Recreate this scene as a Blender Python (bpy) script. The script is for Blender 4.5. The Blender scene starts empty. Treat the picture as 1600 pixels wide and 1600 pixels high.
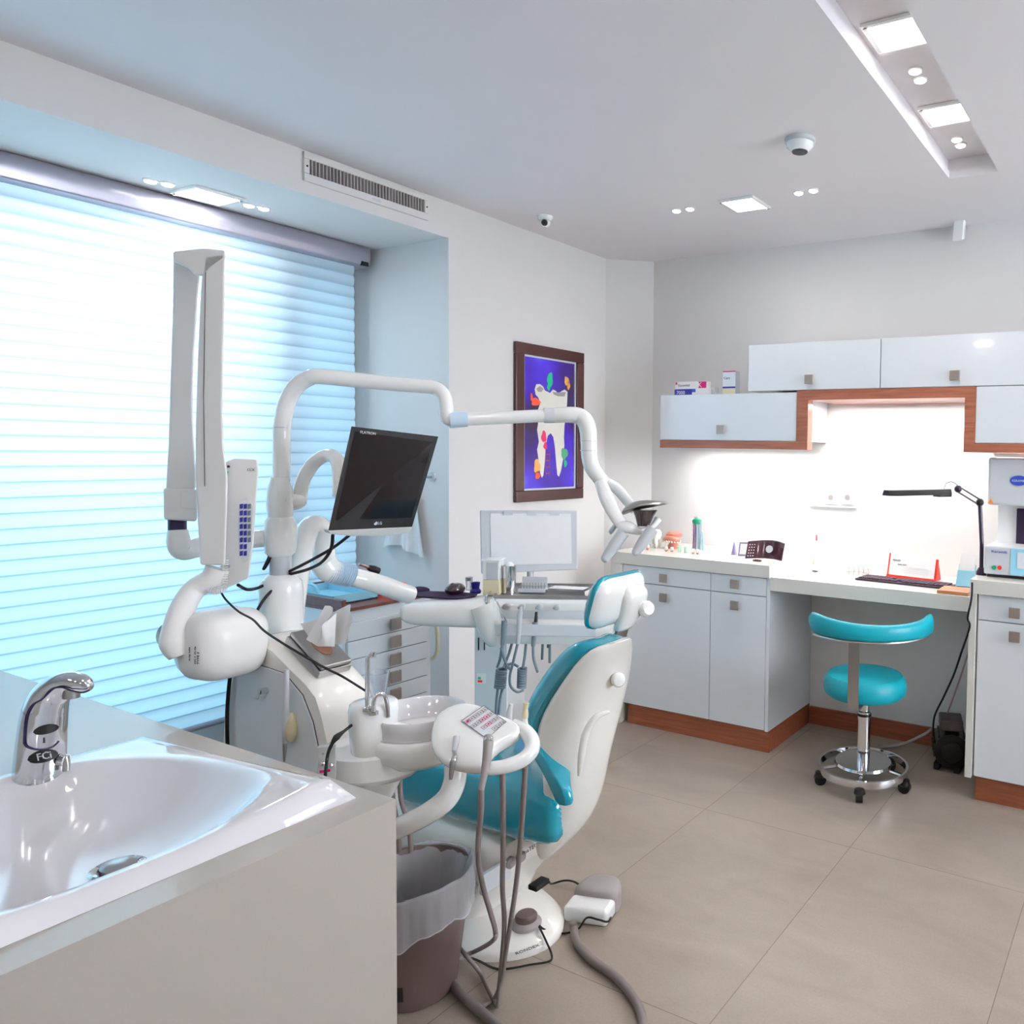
import bpy, bmesh, math, random
from mathutils import Vector as V, Matrix
from mathutils.geometry import normal as _nrm
random.seed(4)
PI = math.pi
S = bpy.context.scene
COL = S.collection

# ------------------------------------------------------------------ camera
CAMP = V((0, 0, 1.4))
RT = V((0.89155321, 0.4525939, 0.01707757))
DN = V((0.03557894, -0.0323971, -0.99884161))
FW = V((-0.45151636, 0.89112804, -0.04498655))
FOC, CX, CY = 1202.745, 1200.0, 760.0
cam = bpy.data.cameras.new('camera'); camo = bpy.data.objects.new('camera', cam); COL.objects.link(camo)
Mx = Matrix((RT, -DN, -FW)).transposed().to_4x4(); Mx.translation = CAMP
camo.matrix_world = Mx
cam.sensor_fit = 'HORIZONTAL'; cam.sensor_width = 36; cam.lens = FOC/1600*36
cam.shift_x = -0.25; cam.shift_y = -0.025
cam.clip_start = 0.02
S.camera = camo
S.view_settings.view_transform = 'Standard'; S.view_settings.look = 'None'
S.view_settings.gamma = 1; S.view_settings.exposure = 0.2; S.view_settings.use_curve_mapping = False

# ------------------------------------------------------------------ world + light
def lin(c):
    return tuple(((x/255+0.055)/1.055)**2.4 if x > 10 else x/255/12.92 for x in c)
w = bpy.data.worlds.new('world'); S.world = w; w.use_nodes = True
w.node_tree.nodes['Background'].inputs[0].default_value = (0.50, 0.84, 1.0, 1)
w.node_tree.nodes['Background'].inputs[1].default_value = 1.5
def area(name, loc, size, power, color, direction=(0, 0, -1), spread=None):
    l = bpy.data.lights.new(name, 'AREA'); l.shape = 'RECTANGLE'; l.size, l.size_y = size
    l.energy = power; l.color = color
    if spread: l.spread = spread
    o = bpy.data.objects.new(name, l); COL.objects.link(o); o.location = loc
    o.rotation_euler = V(direction).to_track_quat('-Z', 'Y').to_euler()
    return o
DAY = (0.26, 0.68, 1.0)
K = 1.0
area('daylight', (-4.6, 0.9, 1.5), (4.2, 2.6), 34*K, DAY, (1, 0, -0.05))
area('daylight_glow', (-3.95, 1.32, 1.78), (0.5, 0.5), 9*K, (0.85, 0.95, 1.0), (1, 0, -0.02))
WARM = (1.0, 0.93, 0.88)
# fill light for the left wall and chair, through an added unseen window
area('side_fill', (2.75, 2.1, 1.5), (1.5, 1.7), 88*K, (1.0, 0.955, 0.975), (-1, 0.10, 0.12), spread=1.6)
# under-cabinet strip lights
area('strip_light', (-1.87, 3.45, 1.40), (0.70, 0.05), 5*K, (1, 0.97, 0.96))
area('strip_light', (-1.09, 3.45, 1.63), (0.66, 0.05), 7*K, (1, 0.97, 0.96))
area('strip_light', (-0.33, 3.45, 1.40), (0.66, 0.05), 7*K, (1, 0.97, 0.96))

# ------------------------------------------------------------------ points measured in the photo, put at their real distance
def ray(x, y): return RT*((x-CX)/FOC) + DN*((y-CY)/FOC) + FW
def D(x, y, d): return CAMP + ray(x, y)*d
def AX(x, y, v): r = ray(x, y); return CAMP + r*(v/r.x)
def AY(x, y, v): r = ray(x, y); return CAMP + r*(v/r.y)
def AZ(x, y, v): r = ray(x, y); return CAMP + r*((v-1.4)/r.z)
def AP(x, y, o, n): r = ray(x, y); return CAMP + r*((o-CAMP).dot(n)/r.dot(n))

# ------------------------------------------------------------------ materials
MATS = {}
def mat(name, rgb, rough=0.5, metal=0.0, coat=0.0, noise=0.04, scale=40, bump=0.0, trans=0, emit=None, ior=1.45, alpha=1):
    if name in MATS: return MATS[name]
    m = bpy.data.materials.new(name); m.use_nodes = True; nt = m.node_tree
    b = nt.nodes['Principled BSDF']; c = lin(rgb)
    b.inputs['Roughness'].default_value = rough; b.inputs['Metallic'].default_value = metal
    b.inputs['Coat Weight'].default_value = coat; b.inputs['Coat Roughness'].default_value = 0.04
    b.inputs['Transmission Weight'].default_value = trans; b.inputs['IOR'].default_value = ior
    b.inputs['Alpha'].default_value = alpha
    tc = nt.nodes.new('ShaderNodeTexCoord'); nz = nt.nodes.new('ShaderNodeTexNoise')
    nz.inputs['Scale'].default_value = scale; nz.inputs['Detail'].default_value = 4
    nt.links.new(tc.outputs['Object'], nz.inputs['Vector'])
    mx = nt.nodes.new('ShaderNodeMix'); mx.data_type = 'RGBA'
    mx.inputs[6].default_value = tuple(x*(1-noise) for x in c)+(1,)
    mx.inputs[7].default_value = tuple(min(1, x*(1+noise)) for x in c)+(1,)
    nt.links.new(nz.outputs['Fac'], mx.inputs[0]); nt.links.new(mx.outputs[2], b.inputs['Base Color'])
    if bump:
        bp = nt.nodes.new('ShaderNodeBump'); bp.inputs['Strength'].default_value = bump; bp.inputs['Distance'].default_value = 0.002
        nt.links.new(nz.outputs['Fac'], bp.inputs['Height']); nt.links.new(bp.outputs[0], b.inputs['Normal'])
    if emit:
        b.inputs['Emission Color'].default_value = lin(rgb)+(1,); b.inputs['Emission Strength'].default_value = emit
    MATS[name] = m
    return m

WHITE = mat('white_gloss_plastic', (245, 245, 243), 0.18, coat=0.6, noise=0.01)
IVORY = mat('ivory_enamel', (245, 241, 234), 0.25, coat=0.5, noise=0.01)
PAINT = mat('white_wall_paint', (226, 224, 222), 0.8, noise=0.01, scale=8)
CEILM = mat('white_ceiling_paint', (234, 229, 231), 0.85, noise=0.01, scale=6)
STONE = mat('cream_solid_surface', (176, 168, 160), 0.25, coat=0.3, noise=0.03, scale=300)
LACQ = mat('white_lacquer', (226, 230, 234), 0.12, coat=0.8, noise=0.008)
STONE2 = mat('pale_solid_surface', (222, 219, 211), 0.25, coat=0.3, noise=0.03, scale=300)
CERAM = mat('white_ceramic', (222, 220, 224), 0.1, coat=1.0, noise=0.005)
BELL = mat('pale_bluish_white_plastic', (196, 216, 232), 0.35, noise=0.02)
TEAL = mat('teal_vinyl', (0, 146, 166), 0.18, coat=1.0, noise=0.05, scale=90, bump=0.05)
TEALM = mat('teal_matte_vinyl', (0, 150, 165), 0.42, noise=0.05, scale=90, bump=0.1)
CHROME = mat('chrome', (225, 225, 228), 0.08, 1.0, noise=0.01)
STEEL = mat('brushed_steel', (178, 176, 174), 0.3, 1.0, noise=0.08, scale=120)
NICKEL = mat('brushed_nickel', (172, 158, 148), 0.38, 0.7, noise=0.1, scale=150)
BLACK = mat('black_plastic', (22, 20, 22), 0.35, noise=0.1)
RUBBER = mat('black_rubber', (18, 18, 20), 0.6, noise=0.1)
SCREEN = mat('dark_screen', (20, 10, 12), 0.12, coat=0.3, noise=0.1)
GREYH = mat('grey_hose_rubber', (128, 118, 116), 0.5, noise=0.04)
GREYB = mat('blue_grey_plastic', (112, 128, 138), 0.45, noise=0.05)
GREY = mat('grey_plastic', (160, 152, 150), 0.45, noise=0.04)
LGREY = mat('light_grey_plastic', (205, 208, 212), 0.4, noise=0.03)
SILVER = mat('silver_plastic', (196, 198, 196), 0.3, 0.4, noise=0.03)
BINM = mat('taupe_bin_plastic', (100, 82, 78), 0.45, noise=0.05)
PURPLE = mat('dark_purple_fabric', (48, 26, 62), 0.8, noise=0.15, scale=200, bump=0.2)
NAVY = mat('blue_plastic', (38, 32, 140), 0.35, noise=0.05)
RED = mat('red_plastic', (226, 46, 22), 0.35, noise=0.04)
WPAPER = mat('white_paper', (240, 240, 240), 0.8, noise=0.02)
BROWNF = mat('dark_brown_frame', (62, 30, 26), 0.4, noise=0.12, scale=60, coat=0.2)
BEIGE = mat('beige_plastic', (224, 212, 178), 0.4, noise=0.03)
PINK = mat('pink_acrylic', (205, 130, 112), 0.35, noise=0.1, scale=60)
TOOTH = mat('tooth_white', (236, 232, 222), 0.3, noise=0.03)
DARK = mat('dark_gap', (30, 26, 26), 0.8, noise=0.1)
DGREY = mat('dark_grey_ink', (90, 88, 92), 0.7, noise=0.02)
INKB = mat('blue_ink', (40, 70, 170), 0.5, noise=0.05)
MAG = mat('magenta_ink', (205, 20, 110), 0.5, noise=0.05)
GREEN = mat('green_ink', (20, 165, 120), 0.5, noise=0.05)
ORANGE = mat('orange_ink', (232, 140, 60), 0.5, noise=0.1)
PALEB = mat('pale_blue_plastic', (150, 210, 232), 0.35, noise=0.04)
MAUVE = mat('mauve_aluminium', (176, 172, 184), 0.3, 0.7, noise=0.03, scale=8)
CLEAR = mat('clear_plastic', (235, 240, 245), 0.1, trans=0.9, noise=0.01, ior=1.3)
GLASS = mat('window_glass', (240, 248, 255), 0.0, trans=1.0, noise=0.0, ior=1.02)
LAMP = mat('lit_lamp_panel', (255, 252, 248), 0.5, emit=6)
LAMPS = mat('lit_spot_lens', (255, 252, 248), 0.5, emit=6)
LIFT = mat('bag_film', (240, 240, 246), 0.2, alpha=0.34, noise=0.1, scale=25, bump=0.6)

def wood(name, a, b, sc=(2, 30, 30)):
    m = bpy.data.materials.new(name); m.use_nodes = True; nt = m.node_tree; p = nt.nodes['Principled BSDF']
    tc = nt.nodes.new('ShaderNodeTexCoord'); mp = nt.nodes.new('ShaderNodeMapping'); mp.inputs['Scale'].default_value = sc
    nz = nt.nodes.new('ShaderNodeTexNoise'); nz.inputs['Scale'].default_value = 3; nz.inputs['Detail'].default_value = 6; nz.inputs['Distortion'].default_value = 0.6
    cr = nt.nodes.new('ShaderNodeValToRGB'); cr.color_ramp.elements[0].color = lin(a)+(1,); cr.color_ramp.elements[1].color = lin(b)+(1,)
    cr.color_ramp.elements[0].position = 0.3; cr.color_ramp.elements[1].position = 0.7
    nt.links.new(tc.outputs['Object'], mp.inputs[0]); nt.links.new(mp.outputs[0], nz.inputs[0]); nt.links.new(nz.outputs[0], cr.inputs[0]); nt.links.new(cr.outputs[0], p.inputs['Base Color'])
    p.inputs['Roughness'].default_value = 0.35; p.inputs['Coat Weight'].default_value = 0.2
    return m
WOOD = wood('walnut_laminate', (134, 76, 52), (166, 102, 76))
WOODP = wood('reddish_wood', (128, 66, 40), (160, 88, 56))
WOODD = wood('dark_wood_laminate', (88, 40, 30), (120, 60, 46), (20, 3, 20))
WOODL = wood('light_wood', (180, 120, 80), (206, 150, 108))

def floor_mat():
    m = bpy.data.materials.new('stone_floor_tiles'); m.use_nodes = True; nt = m.node_tree; N = nt.nodes; L = nt.links; p = N['Principled BSDF']
    tc = N.new('ShaderNodeTexCoord'); sp = N.new('ShaderNodeSeparateXYZ'); L.new(tc.outputs['Object'], sp.inputs[0])
    def mt(op, a, b=None):
        n = N.new('ShaderNodeMath'); n.operation = op
        for i, v in enumerate((a, b)):
            if v is None: continue
            if isinstance(v, (int, float)): n.inputs[i].default_value = v
            else: L.new(v, n.inputs[i])
        return n.outputs[0]
    def seam(co, off, per, wd):
        u = mt('DIVIDE', mt('SUBTRACT', co, off), per)
        f = mt('FRACT', u); dd = mt('MINIMUM', f, mt('SUBTRACT', 1.0, f))
        return mt('LESS_THAN', dd, wd/per), mt('FLOOR', u)
    sx, ix = seam(sp.outputs[0], -1.532, 0.602, 0.0013)
    sy, iy = seam(sp.outputs[1], 1.555, 0.975, 0.0013)
    s = mt('MAXIMUM', sx, sy)
    n1 = N.new('ShaderNodeTexNoise'); n1.inputs['Scale'].default_value = 2.2; n1.inputs['Detail'].default_value = 9; n1.inputs['Roughness'].default_value = 0.62; n1.inputs['Distortion'].default_value = 0.7
    mp = N.new('ShaderNodeMapping'); mp.inputs['Scale'].default_value = (1.0, 2.2, 1); L.new(tc.outputs['Object'], mp.inputs[0])
    cb = N.new('ShaderNodeCombineXYZ'); L.new(mt('MULTIPLY', ix, 3.7), cb.inputs[0]); L.new(mt('MULTIPLY', iy, 5.1), cb.inputs[1])
    va = N.new('ShaderNodeVectorMath'); L.new(mp.outputs[0], va.inputs[0]); L.new(cb.outputs[0], va.inputs[1]); L.new(va.outputs[0], n1.inputs['Vector'])
    cr = N.new('ShaderNodeValToRGB'); cr.color_ramp.elements[0].position = 0.3; cr.color_ramp.elements[1].position = 0.72
    cr.color_ramp.elements[0].color = lin((150, 137, 124))+(1,); cr.color_ramp.elements[1].color = lin((165, 152, 138))+(1,)
    L.new(n1.outputs[0], cr.inputs[0])
    n2 = N.new('ShaderNodeTexNoise'); n2.inputs['Scale'].default_value = 160; L.new(tc.outputs['Object'], n2.inputs['Vector'])
    m2 = N.new('ShaderNodeMix'); m2.data_type = 'RGBA'; m2.blend_type = 'OVERLAY'; m2.inputs[0].default_value = 0.12; L.new(cr.outputs[0], m2.inputs[6]); L.new(n2.outputs[0], m2.inputs[7])
    mx = N.new('ShaderNodeMix'); mx.data_type = 'RGBA'; L.new(s, mx.inputs[0]); L.new(m2.outputs[2], mx.inputs[6]); mx.inputs[7].default_value = lin((120, 104, 92))+(1,)
    L.new(mx.outputs[2], p.inputs['Base Color']); p.inputs['Roughness'].default_value = 0.38
    return m
FLOOR = floor_mat()

def blind_mat():
    m = bpy.data.materials.new('blind_fabric'); m.use_nodes = True; nt = m.node_tree; N = nt.nodes; L = nt.links
    N.remove(N['Principled BSDF']); out = N['Material Output']
    df = N.new('ShaderNodeBsdfDiffuse'); df.inputs[0].default_value = (0.72, 0.80, 0.86, 1)
    tr = N.new('ShaderNodeBsdfTranslucent')
    tc = N.new('ShaderNodeTexCoord'); sp = N.new('ShaderNodeSeparateXYZ'); L.new(tc.outputs['Object'], sp.inputs[0])
    a = N.new('ShaderNodeMath'); a.operation = 'MULTIPLY'; a.inputs[1].default_value = 1/PITCH; L.new(sp.outputs[2], a.inputs[0])
    f = N.new('ShaderNodeMath'); f.operation = 'FRACT'; L.new(a.outputs[0], f.inputs[0])
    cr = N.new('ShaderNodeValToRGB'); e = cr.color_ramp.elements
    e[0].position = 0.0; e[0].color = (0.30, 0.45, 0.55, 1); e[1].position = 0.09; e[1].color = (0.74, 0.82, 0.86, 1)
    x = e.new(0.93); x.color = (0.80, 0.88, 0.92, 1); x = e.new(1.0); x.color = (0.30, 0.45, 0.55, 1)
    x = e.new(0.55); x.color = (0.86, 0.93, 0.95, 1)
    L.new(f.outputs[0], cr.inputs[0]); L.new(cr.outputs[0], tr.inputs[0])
    mx = N.new('ShaderNodeMixShader'); mx.inputs[0].default_value = 0.62; L.new(df.outputs[0], mx.inputs[1]); L.new(tr.outputs[0], mx.inputs[2])
    L.new(mx.outputs[0], out.inputs[0])
    return m
PITCH = 0.0505
BLIND = blind_mat()

def art_mat():
    m = bpy.data.materials.new('violet_painting_ground'); m.use_nodes = True; nt = m.node_tree; N = nt.nodes; L = nt.links; p = N['Principled BSDF']
    tc = N.new('ShaderNodeTexCoord'); nz = N.new('ShaderNodeTexNoise'); nz.inputs['Scale'].default_value = 3.2; nz.inputs['Detail'].default_value = 2; L.new(tc.outputs['Object'], nz.inputs['Vector'])
    cr = N.new('ShaderNodeValToRGB'); e = cr.color_ramp.elements
    e[0].position = 0.32; e[0].color = lin((38, 16, 50))+(1,); e[1].position = 0.72; e[1].color = lin((110, 130, 225))+(1,)
    x = e.new(0.45); x.color = lin((52, 14, 140))+(1,); x = e.new(0.58); x.color = lin((70, 40, 190))+(1,)
    L.new(nz.outputs[0], cr.inputs[0]); L.new(cr.outputs[0], p.inputs['Base Color']); p.inputs['Roughness'].default_value = 0.5
    return m
ART = art_mat()

# ------------------------------------------------------------------ mesh building
class G:
    def __init__(s): s.v = []; s.f = []; s.mi = []; s.m = 0
    def add(s, vs, fs):
        o = len(s.v); s.v += [V(p) for p in vs]
        for f in fs: s.f.append([i+o for i in f]); s.mi.append(s.m)
        return s
    def box(s, x0, x1, y0, y1, z0, z1):
        return s.add([(x, y, z) for x in (x0, x1) for y in (y0, y1) for z in (z0, z1)],
                     [(0, 1, 3, 2), (4, 6, 7, 5), (0, 4, 5, 1), (2, 3, 7, 6), (0, 2, 6, 4), (1, 5, 7, 3)])
    def obox(s, c, r, u, n, w, h, d):           # centre, three unit axes, full sizes
        c = V(c); pts = [c + r*(a*w/2) + u*(b*h/2) + n*(e*d/2) for a in (-1, 1) for b in (-1, 1) for e in (-1, 1)]
        return s.add(pts, [(0, 1, 3, 2), (4, 6, 7, 5), (0, 4, 5, 1), (2, 3, 7, 6), (0, 2, 6, 4), (1, 5, 7, 3)])
    def prism(s, poly, vec):
        n = len(poly); vec = V(vec); P = [V(p) for p in poly]
        return s.add(P+[p+vec for p in P], [list(range(n)), [i+n for i in range(n)][::-1]]+[(i, i+n, (i+1) % n+n, (i+1) % n) for i in range(n)])
    def loft(s, rings, cap=True, close=True):
        n = len(rings[0]); o = []
        for r in rings: o += r
        fs = []
        for k in range(len(rings)-1):
            for i in range(n if close else n-1):
                j = (i+1) % n; fs.append((k*n+i, k*n+j, (k+1)*n+j, (k+1)*n+i))
        if cap: fs.append(list(range(n))[::-1]); fs.append([(len(rings)-1)*n+i for i in range(n)])
        return s.add(o, fs)
    def tube(s, pts, r, n=12, res=6, cap=True, sm=True, flat=1.0):
        P = [V(p) for p in pts]; R = [r]*len(P) if isinstance(r, (int, float)) else list(r)
        if sm and len(P) > 2:
            Q = []; RR = []
            for i in range(len(P)-1):
                a, b, c, d = P[max(i-1, 0)], P[i], P[i+1], P[min(i+2, len(P)-1)]
                for k in range(res):
                    t = k/res
                    Q.append(0.5*((2*b)+(c-a)*t+(2*a-5*b+4*c-d)*t*t+(3*b-a-3*c+d)*t**3)); RR.append(R[i]*(1-t)+R[i+1]*t)
            Q.append(P[-1]); RR.append(R[-1]); P, R = Q, RR
        rings = []; T0 = None; U = None
        for i, p in enumerate(P):
            t = (P[min(i+1, len(P)-1)]-P[max(i-1, 0)])
            if t.length < 1e-9: t = V((0, 0, 1))
            t.normalize()
            if U is None:
                U = t.orthogonal().normalized()
            else:
                U = (U - t*U.dot(t)).normalized()
            W = t.cross(U)
            rings.append([p+(U*math.cos(2*PI*k/n)+W*math.sin(2*PI*k/n)*flat)*R[i] for k in range(n)])
        return s.loft(rings, cap)
    def cyl(s, a, b, r, r2=None, n=24): return s.tube([a, b], [r, r if r2 is None else r2], n, sm=False)
    def lathe(s, prof, c, n=32, ax=(0, 0, 1), sx=1, sy=1, cap=True):
        c = V(c); a = V(ax).normalized(); u = a.orthogonal().normalized() if abs(a.z) < 0.999 else V((1, 0, 0)); w_ = a.cross(u)
        return s.loft([[c+a*h+(u*math.cos(2*PI*k/n)*sx+w_*math.sin(2*PI*k/n)*sy)*r for k in range(n)] for r, h in prof], cap)
    def ell(s, c, rx, ry=None, rz=None, R=None, n=16):
        ry = ry or rx; rz = rz or rx; R = R or Matrix.Identity(3); c = V(c); rings = []
        for i in range(1, n//2):
            th = PI*i/(n//2)
            rings.append([c+R@V((rx*math.sin(th)*math.cos(2*PI*k/n), ry*math.sin(th)*math.sin(2*PI*k/n), -rz*math.cos(th))) for k in range(n)])
        return s.loft(rings)

def thing(name, label, cat, loc=(0, 0, 0), group=None):
    o = bpy.data.objects.new(name, None); COL.objects.link(o); o.location = loc; o.empty_display_size = 0.05
    o['label'] = label; o['category'] = cat
    if group: o['group'] = group
    o['_w'] = list(loc)
    return o
def wloc(o): return V(o['_w']) if o is not None and '_w' in o.keys() else V((0, 0, 0))
def build(g, name, m, parent=None, bevel=0, seg=2, sub=0, ang=0.7, label=None, cat=None, group=None, kind=None, origin=None, weld=False):
    me = bpy.data.meshes.new(name); pw = wloc(parent)
    org = pw if origin is None else V(origin)
    bm = bmesh.new(); vs = [bm.verts.new(p-org) for p in g.v]
    for f, mi in zip(g.f, g.mi):
        try: fc = bm.faces.new([vs[i] for i in f]); fc.material_index = mi
        except ValueError: pass
    if weld: bmesh.ops.remove_doubles(bm, verts=bm.verts, dist=1e-5)
    bmesh.ops.recalc_face_normals(bm, faces=bm.faces)
    bm.to_mesh(me); bm.free()
    for x in (m if isinstance(m, (list, tuple)) else [m]): me.materials.append(x)
    me.polygons.foreach_set('use_smooth', [True]*len(me.polygons))
    me.set_sharp_from_angle(angle=ang if not bevel else 3.0)
    o = bpy.data.objects.new(name, me); COL.objects.link(o)
    if parent: o.parent = parent
    if origin is not None: o.location = V(origin)-pw
    o['_w'] = list(org)
    if bevel:
        b = o.modifiers.new('bevel', 'BEVEL'); b.width = bevel; b.segments = seg; b.limit_method = 'ANGLE'; b.angle_limit = 0.6; b.harden_normals = True
    if sub:
        b = o.modifiers.new('subsurf', 'SUBSURF'); b.levels = sub; b.render_levels = sub
    if label: o['label'] = label
    if cat: o['category'] = cat
    if group: o['group'] = group
    if kind: o['kind'] = kind
    return o
def struct(g, name, m, **k): return build(g, name, m, kind='structure', **k)
def one(g, name, m, label, cat, group=None, **k):       # a thing that is one mesh
    lo = V([min(p[i] for p in g.v) for i in range(3)]); hi = V([max(p[i] for p in g.v) for i in range(3)])
    return build(g, name, m, label=label, cat=cat, group=group, origin=((lo.x+hi.x)/2, (lo.y+hi.y)/2, lo.z), **k)
def text(s, o, right, up, size, m, parent, name='lettering', depth=0.0004, align='LEFT', squash=1.0):
    c = bpy.data.curves.new(name, 'FONT'); c.body = s; c.size = size; c.extrude = depth; c.align_x = align; c.resolution_u = 2
    t = bpy.data.objects.new(name, c); me = bpy.data.meshes.new_from_object(t); bpy.data.objects.remove(t)
    r = V(right).normalized(); u = V(up); u = (u-r*u.dot(r)).normalized(); n = r.cross(u); pw = wloc(parent)
    M = Matrix((r*squash, u, n)).transposed().to_4x4(); M.translation = V(o)-pw
    me.transform(M); me.materials.clear(); me.materials.append(m); me.name = name
    ob = bpy.data.objects.new(name, me); COL.objects.link(ob); ob.parent = parent; ob['_w'] = list(pw)
    return ob
def copy_tree(o, delta=(0, 0, 0), label=None, parent=None):
    c = o.copy(); COL.objects.link(c)
    if parent: c.parent = parent
    else:
        c.location = o.location + V(delta)
        if label: c['label'] = label
    for ch in list(o.children):
        copy_tree(ch, parent=c)
    return c
X_, Y_, Z_ = V((1, 0, 0)), V((0, 1, 0)), V((0, 0, 1))
# ================================================================== the room
CH = 2.46; LW = -2.79; BW = 3.62; SOF = 2.305; RV = 2.39; WW = -3.45
struct(G().box(-3.7, 2.3, -2.3, 3.8, -0.08, 0), 'floor', FLOOR)
g = G(); g.box(-3.7, -0.765, -2.3, 3.8, CH, CH+0.2).box(-0.565, 2.3, -2.3, 3.8, CH, CH+0.2).box(-0.765, -0.565, 3.0, 3.8, CH, CH+0.2).box(-0.765, -0.565, -2.3, 3.0, CH+0.075, CH+0.2)
struct(g, 'ceiling', CEILM)
# shallow lip round the ceiling recess
g = G(); g.box(-0.765, -0.757, -2.3, 3.0, CH, CH+0.03).box(-0.573, -0.565, -2.3, 3.0, CH, CH+0.03).box(-0.757, -0.573, 2.992, 3.0, CH, CH+0.03)
struct(g, 'trim_1', CEILM)
g = G(); g.box(LW-0.9, LW, RV, 3.8, 0, CH)
g.prism([(LW, 3.46, 0), (LW, BW, 0), (-2.58, BW, 0)], (0, 0, CH))
g.box(WW-0.15, LW, -2.3, RV, SOF, CH)
g.box(WW-0.15, WW, -2.3, RV, 0, 0.27).box(WW-0.15, WW, -2.3, -0.9, 0.27, SOF).box(WW-0.15, WW, 2.34, RV, 0.27, SOF)
struct(g, 'wall_left', PAINT)
struct(G().box(-3.7, 2.3, BW, 3.8, 0, CH), 'wall_back', PAINT)
g = G(); g.box(2.2, 2.3, -2.3, 1.1, 0, CH).box(2.2, 2.3, 3.1, BW, 0, CH).box(2.2, 2.3, 1.1, 3.1, 0, 0.8).box(2.2, 2.3, 1.1, 3.1, 2.2, CH)
struct(g, 'wall_right', PAINT)
struct(G().box(-3.7, 2.3, -2.4, -2.3, 0, CH), 'wall_front', PAINT)
g = G()
for q in ((1.1, 1.15, 0.8, 2.2), (3.05, 3.1, 0.8, 2.2), (2.08, 2.12, 0.8, 2.2), (1.15, 3.05, 0.8, 0.85), (1.15, 3.05, 2.15, 2.2)): g.box(2.23, 2.28, *q)
w2 = struct(g, 'added_window', LGREY); build(G().box(2.25, 2.255, 1.15, 3.05, 0.85, 2.15), 'glass_pane', GLASS, w2)  # window added out of view as an opening for the side fill light
struct(G().box(-1.565, -0.66, BW-0.014, BW, 0, 0.09), 'baseboard_back', WOODP, bevel=0.002)
# window behind the blind
MU0, MU1 = 1.90, 2.08
g = G()
for y0, y1 in ((-0.9, -0.85), (MU0, MU1), (2.29, 2.34)): g.box(WW-0.09, WW+0.05, y0, y1, 0.27, SOF)
for z0, z1 in ((0.27, 0.33), (SOF-0.19, SOF)): g.box(WW-0.09, WW+0.0, -0.9, 2.34, z0, z1)
fr = struct(g, 'window_1', LGREY)
gp = build(G().box(WW-0.08, WW-0.075, -0.85, MU0, 0.33, SOF-0.18).box(WW-0.08, WW-0.075, MU1, 2.29, 0.33, SOF-0.18), 'glass_pane', GLASS, fr)
sill = build(G().box(WW-0.02, WW+0.02, -0.9, 2.34, 0.25, 0.27), 'window_sill', MAUVE, fr)

# ------------------------------------------------------------------ blind
BX = -3.30
by1 = AX(553, 600, BX).y; by0 = -0.75
t = thing('window_blind', 'white translucent pleated fabric blind with grey headrail covering the window', 'blind', (BX, 1.0, 0.3))
g = G(); z = 0.3; prof = []
nz_ = int((2.23-0.30)/PITCH)
z = math.ceil(0.30/PITCH)*PITCH
while z < 2.225:
    for k, off in ((0.0, 0.0), (0.12, 0.005), (0.5, 0.0085), (0.85, 0.005)):
        prof.append((BX+off, z+k*PITCH))
    z += PITCH
prof.append((BX, z)); zbot = prof[0][1]
vs = [(x, y, zz) for y in (by0, by1) for x, zz in prof]; n = len(prof)
g.add(vs, [(i, i+1, n+i+1, n+i) for i in range(n-1)])
build(g, 'fabric', BLIND, t, ang=1.2)
g = G(); g.tube([(BX, by0, zbot-0.012), (BX, by1, zbot-0.012)], 0.012, 12, sm=False); build(g, 'bottom_rail', MAUVE, t)
hy1 = AX(574, 400, BX+0.02).y
g = G(); pr = [(BX-0.06, SOF-0.003), (BX+0.035, SOF-0.003), (BX+0.045, SOF-0.02), (BX+0.045, SOF-0.055), (BX+0.038, SOF-0.085), (BX+0.02, SOF-0.095), (BX-0.06, SOF-0.095)]
g.prism([(x, by0-0.02, z) for x, z in pr], (0, hy1-by0+0.02, 0)); build(g, 'headrail', MAUVE, t, bevel=0.004)
build(G().box(BX+0.020, BX+0.0455, hy1-0.045, hy1-0.012, SOF-0.09, SOF-0.072), 'end_clip', BLACK, t)

# ------------------------------------------------------------------ air vent
v0 = AX(472, 228, LW); v1 = AX(667, 300, LW)
t = thing('air_vent', 'long white wall air vent with upright slats above the window', 'vent', (LW, 2.0, 2.36))
ya, yb, za, zb = v0.y, v1.y, 2.348, 2.452
oa, ob, oc, od = AX(481, 250, LW).y, AX(661, 310, LW).y, 2.376, 2.428
g = G(); g.box(LW, LW+0.012, ya, yb, za, oc).box(LW, LW+0.012, ya, yb, od, zb).box(LW, LW+0.012, ya, oa, oc, od).box(LW, LW+0.012, ob, yb, oc, od)
build(g, 'frame', PAINT, t, bevel=0.002)
build(G().box(LW, LW+0.001, oa, ob, oc, od), 'backing', DARK, t)
for i in range(36):
    y = oa+(i+0.5)*(ob-oa)/36; a = random.choice((0.2, 0.35, 0.5))
    g = G(); g.obox((LW+0.007, y, (oc+od)/2), V((math.cos(a), math.sin(a), 0)), Z_, V((-math.sin(a), math.cos(a), 0)), 0.012, od-oc, 0.006)
    build(g, 'slat', GREY, t)
for y in ((ya+oa)/2, (yb+ob)/2): build(G().cyl((LW+0.012, y, 2.402), (LW+0.0135, y, 2.402), 0.0035, n=12), 'screw', BLACK, t)
build(G().box(LW+0.012, LW+0.0128, 2.02, 2.055, 2.357, 2.367), 'badge', LGREY, t)

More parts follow.
